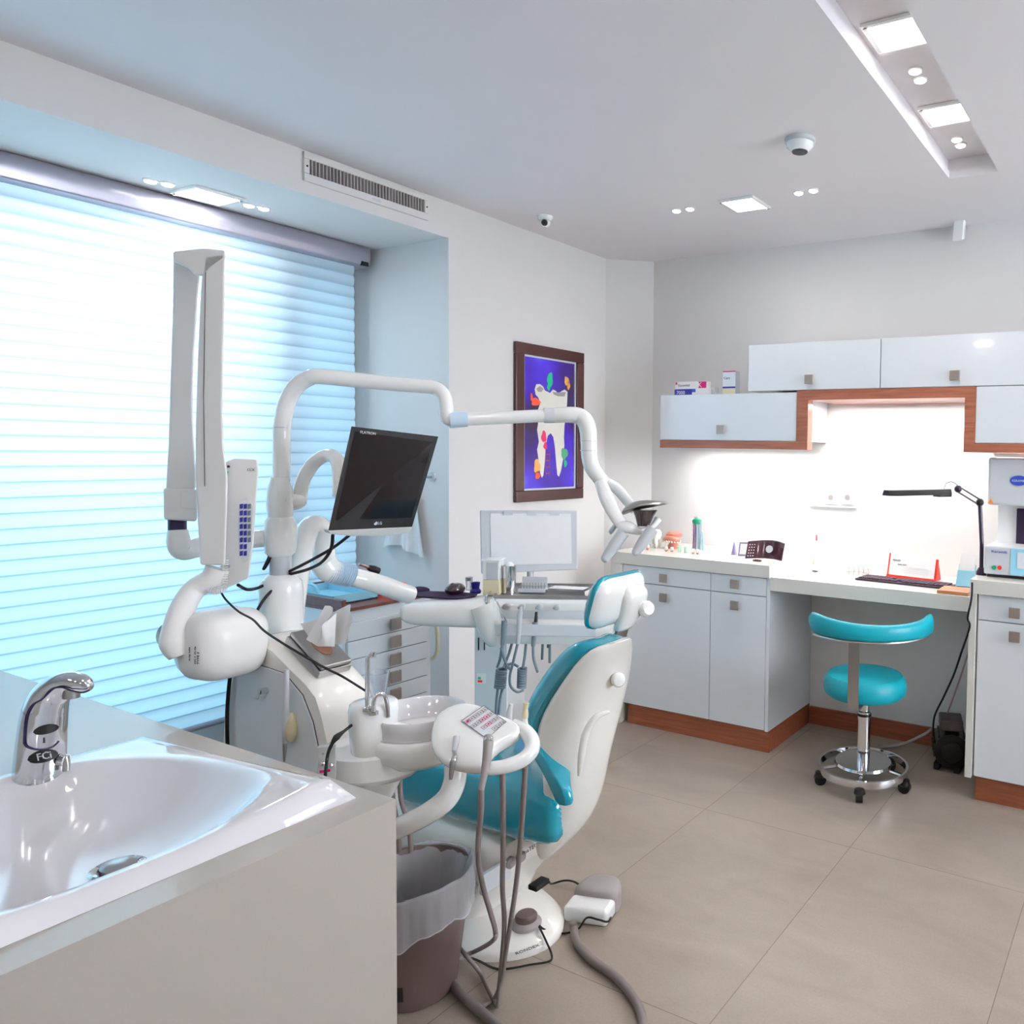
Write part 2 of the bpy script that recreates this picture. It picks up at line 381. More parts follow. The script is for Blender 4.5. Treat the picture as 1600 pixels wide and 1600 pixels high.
# ------------------------------------------------------------------ ceiling fixtures
def panel(c, label, s=0.17, power=6, col=WARM, z=CH):
    t = thing('ceiling_light', label, 'ceiling light', (c[0], c[1], z), 'square ceiling lights')
    g = G(); h = s/2; x, y = c; w_ = 0.014
    for a in ((x-h, x+h, y-h, y-h+w_), (x-h, x+h, y+h-w_, y+h), (x-h, x-h+w_, y-h+w_, y+h-w_), (x+h-w_, x+h, y-h+w_, y+h-w_)): g.box(*a, z-0.010, z)
    build(g, 'frame', WHITE, t, bevel=0.002)
    build(G().box(x-h+w_+0.002, x+h-w_-0.002, y-h+w_+0.002, y+h-w_-0.002, z-0.006, z-0.001), 'diffuser', LAMP, t)
    for i, j in ((-1, -1), (1, 1)): build(G().cyl((x+i*(h-0.012), y+j*(h-0.012), z-0.014), (x+i*(h-0.012), y+j*(h-0.012), z-0.009), 0.006, n=10), 'clip', STEEL, t)
    area('panel_glow', (x, y, z-(0.07 if z > CH else 0.012)), (s*0.8, s*0.8), power, col)
def spot(c, label, z=CH, power=0.8):
    t = thing('spot_light', label, 'spotlight', (c[0], c[1], z), 'small round ceiling spotlights')
    g = G().lathe([(0.022, 0), (0.022, -0.004), (0.018, -0.006)], (c[0], c[1], z), 20); build(g, 'ring', WHITE, t)
    g = G().lathe([(0.0175, -0.002), (0.0175, -0.008), (0.012, -0.011)], (c[0], c[1], z), 20); build(g, 'lens', LAMPS, t)
ZT = CH+0.075
panel((-1.62, 2.93), 'square lit ceiling light near the back wall, left of the ceiling recess', power=2.4)
panel((-3.14, 1.62), 'square lit ceiling light in the lowered soffit above the window', power=3, col=(0.9, 0.96, 1), z=SOF)
for (px, py), lb in (((1397, 52), 'larger looking square lit light in the ceiling recess, nearer the camera'), ((1470, 178), 'square lit light in the ceiling recess, nearer the back wall')):
    p = AZ(px, py, ZT); panel((-0.665, p.y), lb, power=3.5, z=ZT, s=0.165)
for px, py, lb in ((1057, 328, 'leftmost small round spotlight in the flat ceiling, far left of the square light'), (1078, 325, 'small round spotlight just left of the square light on the flat ceiling'),
                   (1248, 300, 'small round spotlight just right of the square light on the flat ceiling'), (1271, 296, 'small round spotlight on the flat ceiling nearest the recess end')):
    p = AZ(px, py, CH); spot((p.x, p.y), lb)
for px, py, lb in ((235, 283, 'leftmost small spotlight in the soffit above the blind'), (262, 288, 'small spotlight in the soffit, second from the left, beside the square light'),
                   (389, 321, 'small spotlight in the soffit just right of the square light'), (412, 326, 'rightmost small spotlight in the soffit above the blind')):
    p = AZ(px, py, SOF-0.004); spot((p.x, p.y), lb, SOF)
for px, py, lb in ((1430, 111, 'upper small spotlight of the pair between the two square recess lights'), (1438, 125, 'lower small spotlight of the pair between the two square recess lights'),
                   (1495, 218, 'upper small spotlight of the pair near the end of the recess'), (1501, 227, 'lower small spotlight of the pair near the end of the recess')):
    p = AZ(px, py, ZT-0.004); spot((p.x, p.y), lb, ZT)
# ceiling lights added in the unseen near half to brighten the room
for c in ((0.6, 0.9), (0.6, -0.9), (-1.5, -0.9)): panel(c, 'added unseen square ceiling light behind the camera', power=4.2)
for y in (0.6, -0.8): panel((-0.665, y), 'added unseen square light further along the ceiling recess', power=3.5, z=ZT, s=0.165)

p = AZ(1250, 217, CH)
t = thing('smoke_detector', 'round white smoke detector on the ceiling', 'smoke detector', p)
build(G().lathe([(0.052, 0), (0.052, -0.012), (0.045, -0.016)], p, 28), 'base', LGREY, t)
build(G().lathe([(0.047, -0.016), (0.045, -0.028), (0.03, -0.042), (0.012, -0.046)], p, 28), 'sensor_cap', WHITE, t)
build(G().lathe([(0.028, -0.0425), (0.026, -0.046), (0.013, -0.0465)], p, 16), 'slots', BLACK, t)
p = AZ(852, 338, CH)
t = thing('security_camera', 'small white dome security camera with black lens on the ceiling', 'camera', p)
build(G().lathe([(0.036, 0), (0.034, -0.012), (0.026, -0.02)], p, 24), 'base', WHITE, t)
build(G().ell(p+V((0, 0, -0.028)), 0.024), 'housing', WHITE, t)
build(G().ell(p+V((0.01, -0.016, -0.034)), 0.015), 'lens', BLACK, t)
p = AY(1499, 357, BW-0.06); r = (RT*0.9+Z_*0.1).normalized()
t = thing('motion_sensor', 'white motion sensor tilted down from a bracket high on the back wall', 'sensor', (p.x, BW, p.z))
build(G().tube([(p.x+0.01, BW, 2.445), (p.x+0.01, BW-0.03, 2.44), (p.x+.01, BW-0.045, p.z+0.04)], 0.011, 10), 'bracket', GREY, t)
g = G(); u = V((0.12, -0.25, 1)).normalized(); n = u.cross(X_).normalized(); g.obox(p, X_, u, n, 0.05, 0.105, 0.04); build(g, 'housing', WHITE, t, bevel=0.006)

# ------------------------------------------------------------------ picture
a = AX(802, 533, LW); b = AX(907, 778, LW)
y0, y1, z0, z1 = a.y, b.y, b.z, a.z
t = thing('framed_picture', 'dark framed violet painting of a big white tooth with small creatures, on the left wall', 'picture', (LW, (y0+y1)/2, z0))
fw = 0.055; x0 = LW; g = G()
for q in ((y0, y1, z0, z0+fw), (y0, y1, z1-fw, z1), (y0, y0+fw, z0+fw, z1-fw), (y1-fw, y1, z0+fw, z1-fw)): g.box(x0, x0+0.022, *q)
build(g, 'frame', BROWNF, t, bevel=0.004)
g = G(); m_ = 0.009; ya, yb, za, zb = y0+fw, y1-fw, z0+fw, z1-fw
for q in ((ya, yb, za, za+m_), (ya, yb, zb-m_, zb), (ya, ya+m_, za+m_, zb-m_), (yb-m_, yb, za+m_, zb-m_)): g.box(x0, x0+0.012, *q)
build(g, 'inner_border', LGREY, t)
ya += m_; yb -= m_; za += m_; zb -= m_
def uv(u, v, e=0): return V((x0+0.006+e, ya+(yb-ya)*u, za+(zb-za)*v))
g = G().box(x0, x0+0.006, ya, yb, za, zb)
def blob(g, m, u, v, ru, rv, e, wob=0.12, n=22):
    g.m = m; pts = []
    for k in range(n):
        a_ = 2*PI*k/n; q = 1+wob*math.sin(3*a_+u*9)+wob*0.6*math.sin(5*a_+v*11); pts.append(uv(u+ru*q*math.cos(a_), v+rv*q*math.sin(a_), e))
    g.prism(pts, (0.0004, 0, 0))
tooth = [(.20,.76),(.23,.80),(.30,.805),(.36,.79),(.40,.76),(.50,.745),(.56,.775),(.62,.765),(.66,.745),(.74,.77),(.80,.785),(.86,.77),(.855,.70),(.84,.60),(.80,.50),(.79,.40),(.80,.34),(.77,.22),(.73,.13),(.69,.085),(.655,.10),(.63,.20),(.60,.33),(.57,.40),(.52,.43),(.46,.41),(.42,.33),(.40,.20),(.375,.10),(.345,.08),(.31,.12),(.28,.22),(.25,.30),(.285,.36),(.25,.45),(.28,.54),(.26,.60),(.31,.66),(.27,.70),(.22,.72)]
g.m = 1; g.prism([uv(u, v, .0004) for u, v in tooth], (.0004, 0, 0))
g.m = 2
for q in ([(.23,.765),(.30,.79),(.37,.77),(.33,.745),(.26,.745)], [(.55,.755),(.63,.755),(.82,.765),(.80,.73),(.66,.725),(.58,.735)]): g.prism([uv(u, v, .0009) for u, v in q], (.0003, 0, 0))
blob(g, 3, .50, .85, .055, .055, .0012); blob(g, 3, .47, .79, .03, .03, .0013)
blob(g, 4, .22, .665, .085, .03, .0012); blob(g, 4, .14, .70, .02, .03, .0012)
blob(g, 5, .84, .855, .05, .035, .0012); blob(g, 5, .88, .82, .03, .035, .0012)
blob(g, 6, .38, .40, .05, .045, .0012); blob(g, 6, .41, .33, .035, .03, .0012)
blob(g, 5, .25, .17, .06, .055, .0012); blob(g, 4, .26, .10, .045, .03, .0012)
blob(g, 7, .80, .27, .07, .045, .0012); blob(g, 3, .82, .19, .035, .03, .0012)
g.m = 8
for u in (.41, .49): g.prism([uv(u, .08, .0016), uv(u+.012, .08, .0016), uv(u+.012, .30, .0016), uv(u, .30, .0016)], (.0003, 0, 0))
for v in (.11, .16, .21, .26): g.prism([uv(.41, v, .0017), uv(.50, v, .0017), uv(.50, v+.008, .0017), uv(.41, v+.008, .0017)], (.0003, 0, 0))
build(g, 'painting', [ART, TOOTH, GREY, GREEN, mat('orange_paint', (226, 84, 50), .5), mat('ochre_paint', (236, 170, 90), .5), mat('rose_paint', (214, 50, 100), .5), mat('leaf_paint', (70, 150, 110), .5), mat('brown_paint', (140, 60, 60), .5)], t)

# ------------------------------------------------------------------ light box, hook, towel
p = AY(676, 745, RV)
t = thing('wall_hook', 'small grey wall hook on the window reveal behind the monitor', 'hook', p)
build(G().cyl(p, p+V((0, -0.008, 0)), 0.022), 'plate', LGREY, t); build(G().tube([p, p+V((0, -0.03, 0)), p+V((0, -0.04, 0.014))], 0.006, 10), 'peg', STEEL, t)
xa, xb = AY(594, 850, RV-.03).x, AY(664, 850, RV-.03).x; zb = AY(630, 860, RV-.03).z; rows = []
for j in range(13):
    v = j/12; row = []
    for i in range(25):
        u = i/24; wdt = 0.35+0.65*v; xx = (xa+xb)/2+0.03*(1-v)+(u-.5)*(xb-xa)*wdt
        row.append(V((xx, RV-0.028+0.014*math.sin(u*17+v)*(0.3+v*.7), zb+0.02*math.sin(u*5)*v+(1-v)*0.30)))
    rows.append(row)
g = G().loft(rows, cap=False, close=False); g2 = G().loft([[p_+V((0, .004, 0)) for p_ in r_] for r_ in rows], cap=False, close=False); g.add(g2.v, g2.f)
o = one(g, 'towel', WPAPER, 'white cloth towel hanging on the window reveal behind the monitor', 'towel')
cl = V(((xa+xb)/2+.03, RV, zb+.30)); build(G().cyl(cl+V((0,0,0)), cl+V((0, -0.04, 0.0)), 0.008, n=12), 'wall_hook', STEEL, label='short steel peg holding the white towel', cat='hook')

# ================================================================== back wall furniture
def handle(c, nrm, par, s=0.042):
    n_ = V(nrm); r_ = n_.cross(Z_).normalized()
    g = G(); g.obox(V(c)+n_*0.016, r_, Z_, n_, s, s, 0.008); g.obox(V(c)+n_*0.006, r_, Z_, n_, 0.014, 0.014, 0.014)
    return build(g, 'handle', NICKEL, par, bevel=0.0015)
FY = 3.14
xl, xd, xr = -2.41, AY(1109.5, 1000, FY).x, -1.575
t = thing('base_cabinet', 'white two door base cabinet with wooden plinth left of the desk', 'cabinet', (-2.0, 3.4, 0), 'white base cabinets beside the desk')
build(G().box(xl, xr, FY+0.02, BW-0.002, 0.105, 0.82), 'carcass', LACQ, t)
build(G().box(xl+0.03, xr+0.005, FY+0.012, BW-0.002, 0, 0.103), 'plinth', WOODP, t, bevel=0.001)
build(G().box(xr-0.012, xr+0.005, FY-0.002, BW-0.003, 0.103, 0.82), 'side_panel', LACQ, t, bevel=0.001)
for x0_, x1_, hx in ((xl+.002, xd-.0015, 1039), (xd+.0015, xr-.014, 1150)):
    d1 = build(G().box(x0_, x1_, FY-0.002, FY+0.02, 0.733, 0.817), 'drawer', LACQ, t, bevel=0.0015)
    d2 = build(G().box(x0_, x1_, FY-0.002, FY+0.02, 0.107, 0.7295), 'door', LACQ, t, bevel=0.0015)
    c = AY(hx, 903 if hx == 1039 else 912, FY); handle((c.x, FY-0.002, c.z), (0, -1, 0), d1)
    c = AY(hx, 933 if hx == 1039 else 945, FY); handle((c.x, FY-0.002, c.z), (0, -1, 0), d2)
g = G(); g.box(-2.475, -1.568, FY-0.015, BW-0.001, 0.8205, 0.88).box(-2.475, -2.4105, FY-0.015, BW-0.001, 0, 0.8205)
one(g, 'worktop', STONE2, 'cream worktop folding down the left end of the two door base cabinet', 'worktop', bevel=0.002)
one(G().box(-1.5675, -0.6565, FY-0.01, BW-0.001, 0.764, 0.827), 'desk', STONE2, 'long cream desk top spanning between the two base cabinets', 'desk', bevel=0.002)
t = thing('base_cabinet', 'white base cabinet with square handles under the furnace, right of the desk', 'cabinet', (-0.3, 3.4, 0), 'white base cabinets beside the desk')
build(G().box(-0.628, 0.2, 3.13, BW-0.002, 0.105, 0.848), 'carcass', LACQ, t)
build(G().box(-0.62, 0.2, 3.135, BW-0.002, 0, 0.103), 'plinth', WOODP, t, bevel=0.001)
build(G().box(-0.655, -0.6285, 3.09, BW-0.002, 0.103, 0.848), 'side_panel', STONE2, t, bevel=0.001)
for x0_, x1_, hx in ((-0.622, -0.26, 1585), (-0.257, 0.2, None)):
    d1 = build(G().box(x0_, x1_, 3.108, 3.13, 0.745, 0.845), 'drawer', LACQ, t, bevel=0.0015)
    d2 = build(G().box(x0_, x1_, 3.108, 3.13, 0.107, 0.7415), 'door', LACQ, t, bevel=0.0015)
    for dd, py in ((d1, 957), (d2, 994)):
        c = AY(1586, py, 3.108); handle((c.x if hx else c.x+.4, 3.108, c.z), (0, -1, 0), dd)
one(G().box(-0.6555, 0.2, 3.09, BW-0.001, 0.8485, 0.906), 'worktop', STONE2, 'cream worktop on the right base cabinet carrying the furnace', 'worktop', bevel=0.002)

CY_ = 3.25
def wallcab(x0_, x1_, z0_, z1_, label, hp):
    t = thing('wall_cabinet', label, 'cabinet', ((x0_+x1_)/2, 3.45, z0_), 'white wall cabinets over the desk')
    build(G().box(x0_, x1_, CY_+0.018, BW-0.002, z0_, z1_), 'carcass', LACQ, t)
    d_ = build(G().box(x0_, x1_-.002, CY_, CY_+0.0175, z0_+.001, z1_), 'door', LACQ, t, bevel=0.0012)
    handle((hp[0], CY_, hp[1]), (0, -1, 0), d_)
c = AY(1128, 671, CY_); wallcab(-2.267, -1.503, 1.4505, 1.677, 'lower left white wall cabinet above the base cabinet, with boxes on top', (c.x, c.z))
c = AY(1266, 593, CY_); wallcab(-1.762, -1.104, 1.6865, 1.904, 'raised white wall cabinet left of the seam, above the bright niche', (c.x, c.z))
c = AY(1493, 587, CY_); wallcab(-1.102, -0.40, 1.6865, 1.904, 'raised white wall cabinet right of the seam with lamp reflections', (c.x, c.z))
wallcab(-0.685, 0.2, 1.4505, 1.6845, 'lower right white wall cabinet above the furnace', (-0.2, 1.49))
wallcab(-0.398, 0.3, 1.6865, 1.904, 'raised white wall cabinet at the far right edge', (-0.0, 1.72))
g = G(); g.box(-2.264, -1.4455, CY_-.004, CY_+.05, 1.412, 1.450).box(-1.5025, -1.4455, CY_-.004, CY_+.05, 1.4505, 1.6855)
g.box(-1.4455, -0.731, CY_-.004, BW-.002, 1.640, 1.6855).box(-0.731, -0.6855, CY_-.004, CY_+.10, 1.412, 1.6855).box(-0.6855, 0.2, CY_-.004, BW-.002, 1.412, 1.450)
one(g, 'wooden_pelmet', WOOD, 'stepped walnut board running along the bottom of the wall cabinets', 'trim')

# boxes on the cabinet
zc = 1.677
def carton(p0, w_, d_, h_, m, label, deco=None, grp=None, z=None, yy=None):
    x, y = p0; zz = zc if z is None else z
    t = thing('carton', label, 'box', (x+w_/2, y+d_/2, zz), 'small boxes on the wall cabinet')
    build(G().box(x, x+w_, y, y+d_, zz, zz+h_), 'box_body', m, t, bevel=0.0008)
    for nm, mm, u0, u1, v0, v1 in (deco or []):
        build(G().box(x+w_*u0, x+w_*u1, y-.0006, y, zz+h_*v0, zz+h_*v1), nm, mm, t)
    return t
yb_ = 3.32; xa = AY(1054, 610, yb_).x; xb = AY(1104, 610, yb_).x; wq = xb-xa
t = carton((xa, yb_), wq, .05, .036, WPAPER, 'lower toothpaste box with navy band printed 7000, on the wall cabinet', [('navy_band', NAVY, 0.0, .55, .04, .96), ('blue_tip', INKB, .55, .66, .5, .96)])
text('7000', (xa+.012, yb_-.0008, zc+.008), X_, Z_, .026, WPAPER, t)
t = carton((xa+.0, yb_+.004), wq*.99, .045, .036, WPAPER, 'upper toothpaste box with a red square marked K, on the stack', [('red_square', MAG, .74, .99, .05, .95), ('red_corner', RED, .02, .07, .6, .95)], z=zc+.0365)
text('Essential', (xa+.02, yb_+.0032, zc+.0365+.012), X_, Z_, .017, DGREY, t, squash=1.2); text('K', (xa+wq*.72, yb_+.003, zc+.0365+.006), X_, Z_, .036, WPAPER, t)
xa = AY(1110, 610, 3.36).x; carton((xa-.03, 3.38), .04, .05, .045, WPAPER, 'small plain white box standing behind the toothpaste boxes')
xa = AY(1129, 608, yb_).x; xb = AY(1149, 608, yb_).x
t = carton((xa, yb_), xb-xa, .045, .118, LACQ, 'tall narrow white and blue box standing on the wall cabinet', [('blue_band', NAVY, 0, 1, .28, .35), ('top_band', MAG, 0, 1, .96, 1.0), ('tan_foot', BEIGE, 0, 1, 0, .26)])
text('Care', (xa+.006, yb_-.0008, zc+.078), X_, Z_, .018, INKB, t)

# outlets
zt = AY(1300, 791, BW).z
xa, xb = AY(1265, 790, BW).x, AY(1339, 790, BW).x
for px, lb in ((1299, 'left wall socket above the desk'), (1325, 'right wall socket above the desk')):
    c = AY(px, 777, BW); t = thing('wall_socket', 'round white '+lb, 'socket', c, 'wall sockets above the desk')
    build(G().box(c.x-.037, c.x+.037, BW-.008, BW, c.z-.037, c.z+.037), 'plate', WHITE, t, bevel=.004)
    g = G().lathe([(.02, .0), (.02, .002), (.017, .002)], (c.x, BW-.0085, c.z), 20, (0, -1, 0)); build(g, 'ring', LGREY, t)
    g = G().lathe([(.014, 0), (.014, .0025)], (c.x, BW-.0085, c.z), 16, (0, -1, 0)); build(g, 'insert', GREY, t)
one(G().box(xa, xb, BW-.012, BW, zt-.005, zt+.003), 'cable_duct', LGREY, 'thin white cable duct on the wall under the two sockets', 'duct', bevel=.001)

# ------------------------------------------------------------------ things on the left worktop
WZ = .88; DZ = .827
def cell(px, py, y): return AY(px, py, y)
# white tooth model
p = AY(1024, 858, 3.36); c = V((p.x, 3.36, WZ))
t = thing('tooth_model', 'large white molar model with roots at the left end of the worktop', 'model', c)
build(G().lathe([(.012, .04), (.026, .048), (.032, .065), (.031, .085), (.022, .098), (.006, .094)], c, 20), 'crown', TOOTH, t)
for i in (-1, 1):
    for j in (-1, 1): build(G().tube([c+V((i*.014, j*.014, .05)), c+V((i*.017, j*.017, .025)), c+V((i*.015, j*.015, 0.002))], [.012, .009, .004], 10), 'root', TOOTH, t)
# jaw model
p = AY(1052, 855, 3.40); c = V((p.x, 3.40, WZ))
t = thing('jaw_model', 'pink jaw model on a stand beside the large tooth model', 'model', c)
g = G(); g.lathe([(.03, 0), (.032, .008), (.022, .03), (.018, .045)], c, 20); build(g, 'stand', PINK, t)
g = G()
arc = [c+V((.045*math.cos(a_), .045*math.sin(a_)*.8, .052+.004*math.sin(a_*3))) for a_ in [PI*(1.1+.8*k/8) for k in range(9)]]
g.tube(arc, [.014]*9, 12); g.lathe([(.03, .055), (.042, .062), (.043, .078), (.03, .088), (.012, .09)], c+V((0, .005, 0)), 20); build(g, 'gum', PINK, t)
for k in range(9):
    a_ = PI*(1.1+.8*k/8); build(G().ell(c+V((.052*math.cos(a_), .052*math.sin(a_)*.8, .040)), .0055, .0055, .009, n=10), 'tooth', TOOTH, t)
# little tooth models in a row
small = [(1008, 858), (1040, 862), (1049, 862)]
for k, (px, lb) in enumerate(((1012, 'tiny white tooth model left of the big molar model'), (1041, 'tiny cream tooth figure below the jaw model, left one'), (1050, 'tiny cream tooth figure below the jaw model, right one'), (1083, 'tiny tooth figure right of the green cups'), (1090, 'rightmost tiny tooth figure by the toothbrush pack'))):
    p = AY(px, 855, 3.27); c = V((p.x, 3.27, WZ)); t = thing('small_tooth_model', lb, 'model', c, 'tiny tooth figures on the worktop')
    build(G().lathe([(.006, .008), (.009, .014), (.0085, .024), (.004, .026)], c, 12), 'crown', TOOTH, t)
    for i in (-1, 1): build(G().cyl(c+V((i*.004, 0, 0)), c+V((i*.004, 0, .012)), .0025, .0045, 8), 'root', PINK, t)
CUPM = mat('pale_green_silicone', (190, 226, 200), .4)
for px, lb in ((1062, 'left one of two tiny pale green cups'), (1072, 'right one of two tiny pale green cups')):
    p = AY(px, 855, 3.29); g = G().lathe([(.009, 0), (.012, .03), (.0105, .03), (.008, .004)], (p.x, 3.29, WZ), 16); one(g, 'cup', CUPM, lb, 'cup', 'tiny pale green cups')
# toothbrush pack
p = AY(1088, 855, 3.42); c = V((p.x, 3.42, WZ))
t = thing('toothbrush_pack', 'clear upright pack of toothbrushes with a green top', 'toothbrushes', c)
build(G().box(c.x-.024, c.x+.024, c.y-.012, c.y+.012, WZ, WZ+.16), 'case', CLEAR, t, bevel=.004)
for k, m_ in enumerate((MAG, INKB, WPAPER, PALEB)):
    x = c.x-.016+k*.0105; build(G().tube([(x, c.y, WZ+.004), (x+.002, c.y, WZ+.08), (x, c.y, WZ+.15)], [.0035, .0045, .003], 8), 'toothbrush', m_, t)
build(G().lathe([(.02, 0), (.026, .012), (.02, .026), (.006, .032)], (c.x+.002, c.y, WZ+.135), 18, sy=.6), 'green_top', GREEN, t)
build(G().box(c.x-.012, c.x+.012, c.y-.006, c.y+.006, WZ+.165, WZ+.175), 'hanger', LGREY, t)
p = AY(1098, 858, 3.42); one(G().tube([(p.x, 3.42, WZ), (p.x, 3.42, WZ+.05), (p.x-.003, 3.42, WZ+.10)], [.006, .006, .003], 10), 'toothpaste_tube', PALEB, 'slim pale tube standing beside the toothbrush pack', 'tube')
# paper pyramid + card stand + phone
p = AY(1147, 857, 3.36); c = V((p.x, 3.36, WZ)); g = G(); g.loft([[c+V((.012*i, .012*j, 0)) for i, j in ((-1, -1), (1, -1), (1, 1), (-1, 1))], [c+V((.0005*i, .0005*j, .066)) for i, j in ((-1, -1), (1, -1), (1, 1), (-1, 1))]])
one(g, 'desk_pyramid', mat('lilac_plastic', (150, 140, 180), .3), 'slim lilac pyramid ornament left of the phone', 'ornament')
p = AY(1162, 858, 3.34); c = V((p.x, 3.34, WZ))
t = thing('card_stand', 'lilac framed card stand half behind the phone', 'card stand', c); LIL = MATS['lilac_plastic']
g = G(); r_ = V((.95, .3, 0)).normalized(); u_ = V((.0, .25, 1)).normalized()
g.obox(c+Z_*.035, r_, u_, r_.cross(u_), .05, .07, .004); build(g, 'frame', LIL, t, bevel=.001)
g = G(); g.obox(c+Z_*.035-r_.cross(u_)*-.003, r_, u_, r_.cross(u_), .036, .052, .001); build(g, 'card', WPAPER, t)
pl = AY(1167, 855, 3.26); pr_ = AY(1218, 860, 3.24)
t = thing('phone', 'dark curved desk phone with a round display on the left worktop', 'phone', (pl.x+.06, 3.28, WZ))
DB = mat('dark_maroon_plastic', (58, 22, 34), .25, coat=.3); w_ = pr_.x-pl.x; rows = []
for k in range(17):
    u = k/16; x = pl.x+w_*u; yy = 3.24+.05*math.sin(PI*u)+.02*u; top = WZ+.085+.006*math.sin(PI*u); lean = .03
    rows.append([V((x, yy, WZ+.004)), V((x, yy+.012, WZ+.004)), V((x, yy+lean+.012, top)), V((x, yy+lean, top))])
build(G().loft(rows), 'body', DB, t, bevel=.002)
c = V((pl.x+w_*.56, 3.30, WZ+.05)); nf = V((0, -1, .35)).normalized()
build(G().lathe([(.018, 0), (.018, .003), (.016, .003)], c+nf*.004, 20, nf), 'display', LGREY, t)
for i in range(3):
    for j in range(5):
        u = (.010+.009*i)/w_; hh_ = .16+.16*j; c = V((pl.x+w_*u, 3.24+.05*math.sin(PI*u)+.02*u+.03*hh_-.001, WZ+.004+.082*hh_)); build(G().ell(c, .0026, n=8), 'button', WPAPER, t)
build(G().lathe([(.022, 0), (.024, .006), (.015, .008)], (pl.x+w_*.42, 3.22, WZ), 18, sy=.6), 'foot', DB, t)

# ------------------------------------------------------------------ things on the desk
p = AY(1276, 885, 3.40)
t = thing('curing_lamp', 'slim white curing lamp standing in its white base on the desk', 'dental lamp', (p.x, 3.40, DZ))
build(G().lathe([(.032, 0), (.032, .006), (.02, .022), (.013, .024)], (p.x, 3.40, DZ), 24), 'base', WHITE, t)
build(G().tube([(p.x, 3.40, DZ+.02), (p.x, 3.40, DZ+.11), (p.x-.003, 3.40, DZ+.15)], [.009, .008, .006], 14), 'handpiece', WHITE, t)
build(G().tube([(p.x-.003, 3.40, DZ+.15), (p.x-.003, 3.397, DZ+.178)], [.005, .004], 12), 'tip', mat('amber_tip', (200, 110, 100), .3), t)
build(G().box(p.x-.008, p.x+.02, 3.366, 3.369, DZ+.004, DZ+.010), 'badge', DGREY, t)
# small wire stand
p0 = AY(1326, 888, 3.40); p1 = AY(1356, 888, 3.40); g = G()
for k in range(5):
    x = p0.x+(p1.x-p0.x)*k/4; g.tube([(x, 3.40, DZ), (x+.004, 3.40, DZ+.02), (x, 3.40, DZ+.038)], .0016, 6)
g.tube([(p0.x-.01, 3.40, DZ+.012), ((p0.x+p1.x)/2, 3.40, DZ+.018), (p1.x+.006, 3.40, DZ+.012)], .0016, 6)
one(g, 'wire_rack', PINK, 'small thin wire rack standing behind the left end of the keyboard', 'rack')
# calendar
a = AY(1387, 893, 3.45); b = AY(1461, 897, 3.43)
t = thing('desk_calendar', 'red framed desk calendar with white sheet on the desk', 'calendar', ((a.x+b.x)/2, 3.46, DZ))
r_ = V((b.x-a.x, -.03, 0)).normalized(); u_ = V((0, .25, 1)); u_ = (u_-r_*u_.dot(r_)).normalized(); n_ = r_.cross(u_); w_ = b.x-a.x+.012; c0 = V((a.x, 3.44, DZ+.002))
g = G()
g.obox(c0+r_*w_/2+u_*.004, r_, u_, n_, w_, .012, .02)
g.obox(c0+r_*.004+u_*.055, r_, u_, n_, .008, .11, .008); g.obox(c0+r_*(w_-.004)+u_*.05, r_, u_, n_, .010, .10, .012)
g.prism([c0+r_*(w_-.004)+u_*.1, c0+r_*(w_-.004)+V((0, -.0, 0)), c0+r_*(w_+.0)+V((0, .08, 0))], r_*.004)
build(g, 'red_frame', RED, t, bevel=.001)
g = G(); g.obox(c0+r_*w_/2+u_*.062-n_*-.004, r_, u_, n_, w_-.018, .098, .004); build(g, 'sheets', WPAPER, t)
text('dental', c0+r_*.022+u_*.075+n_*.0068, r_, u_, .016, DGREY, t); text('smile clinic', c0+r_*.05+u_*.058+n_*.0068, r_, u_, .010, DGREY, t)
g = G()
for k in range(4): g.obox(c0+r_*(w_*.6)+u_*(.05-.008*k)+n_*.0066, r_, u_, n_, w_*.5, .0008, .0004)
build(g, 'printed_lines', LGREY, t)
# keyboard
a = AZ(1337, 897, DZ+.012); b = AZ(1481, 907, DZ+.012)
a = AY(1336, 898, 3.27); b = AY(1482, 907, 3.25)
t = thing('keyboard', 'dark purple grey computer keyboard lying on the desk', 'keyboard', ((a.x+b.x)/2, 3.32, DZ)); KB = mat('dark_purple_plastic', (66, 46, 62), .45)
r_ = V((b.x-a.x, -.025, 0)).normalized(); f_ = V((-r_.y, r_.x, 0)); L_ = (b-a).length; o_ = V((a.x, 3.27, DZ))
build(G().prism([o_, o_+r_*L_, o_+r_*L_+f_*.11+Z_*0, o_+f_*.11], (0, 0, .009)), 'case', KB, t, bevel=.002)
g = G()
for j in range(5):
    for i in range(20):
        if random.random() < .04: continue
        c = o_+r_*(.012+(L_-.024)*(i+.5)/20)+f_*(.012+.0195*j+.008)+Z_*.0115; g.obox(c, r_, f_, Z_, (L_-.024)/20*.84, .015, .005)
kk = build(g, 'keys', mat('key_plastic', (84, 64, 80), .5), t); kk['kind'] = 'stuff'
# wood pad
p = AZ(1464, 920, DZ+.01); g = G().box(-.80, -.672, 3.14, 3.27, DZ, DZ+.014); one(g, 'wooden_block', WOODL, 'small light wooden board at the right front corner of the desk', 'board', bevel=.002)
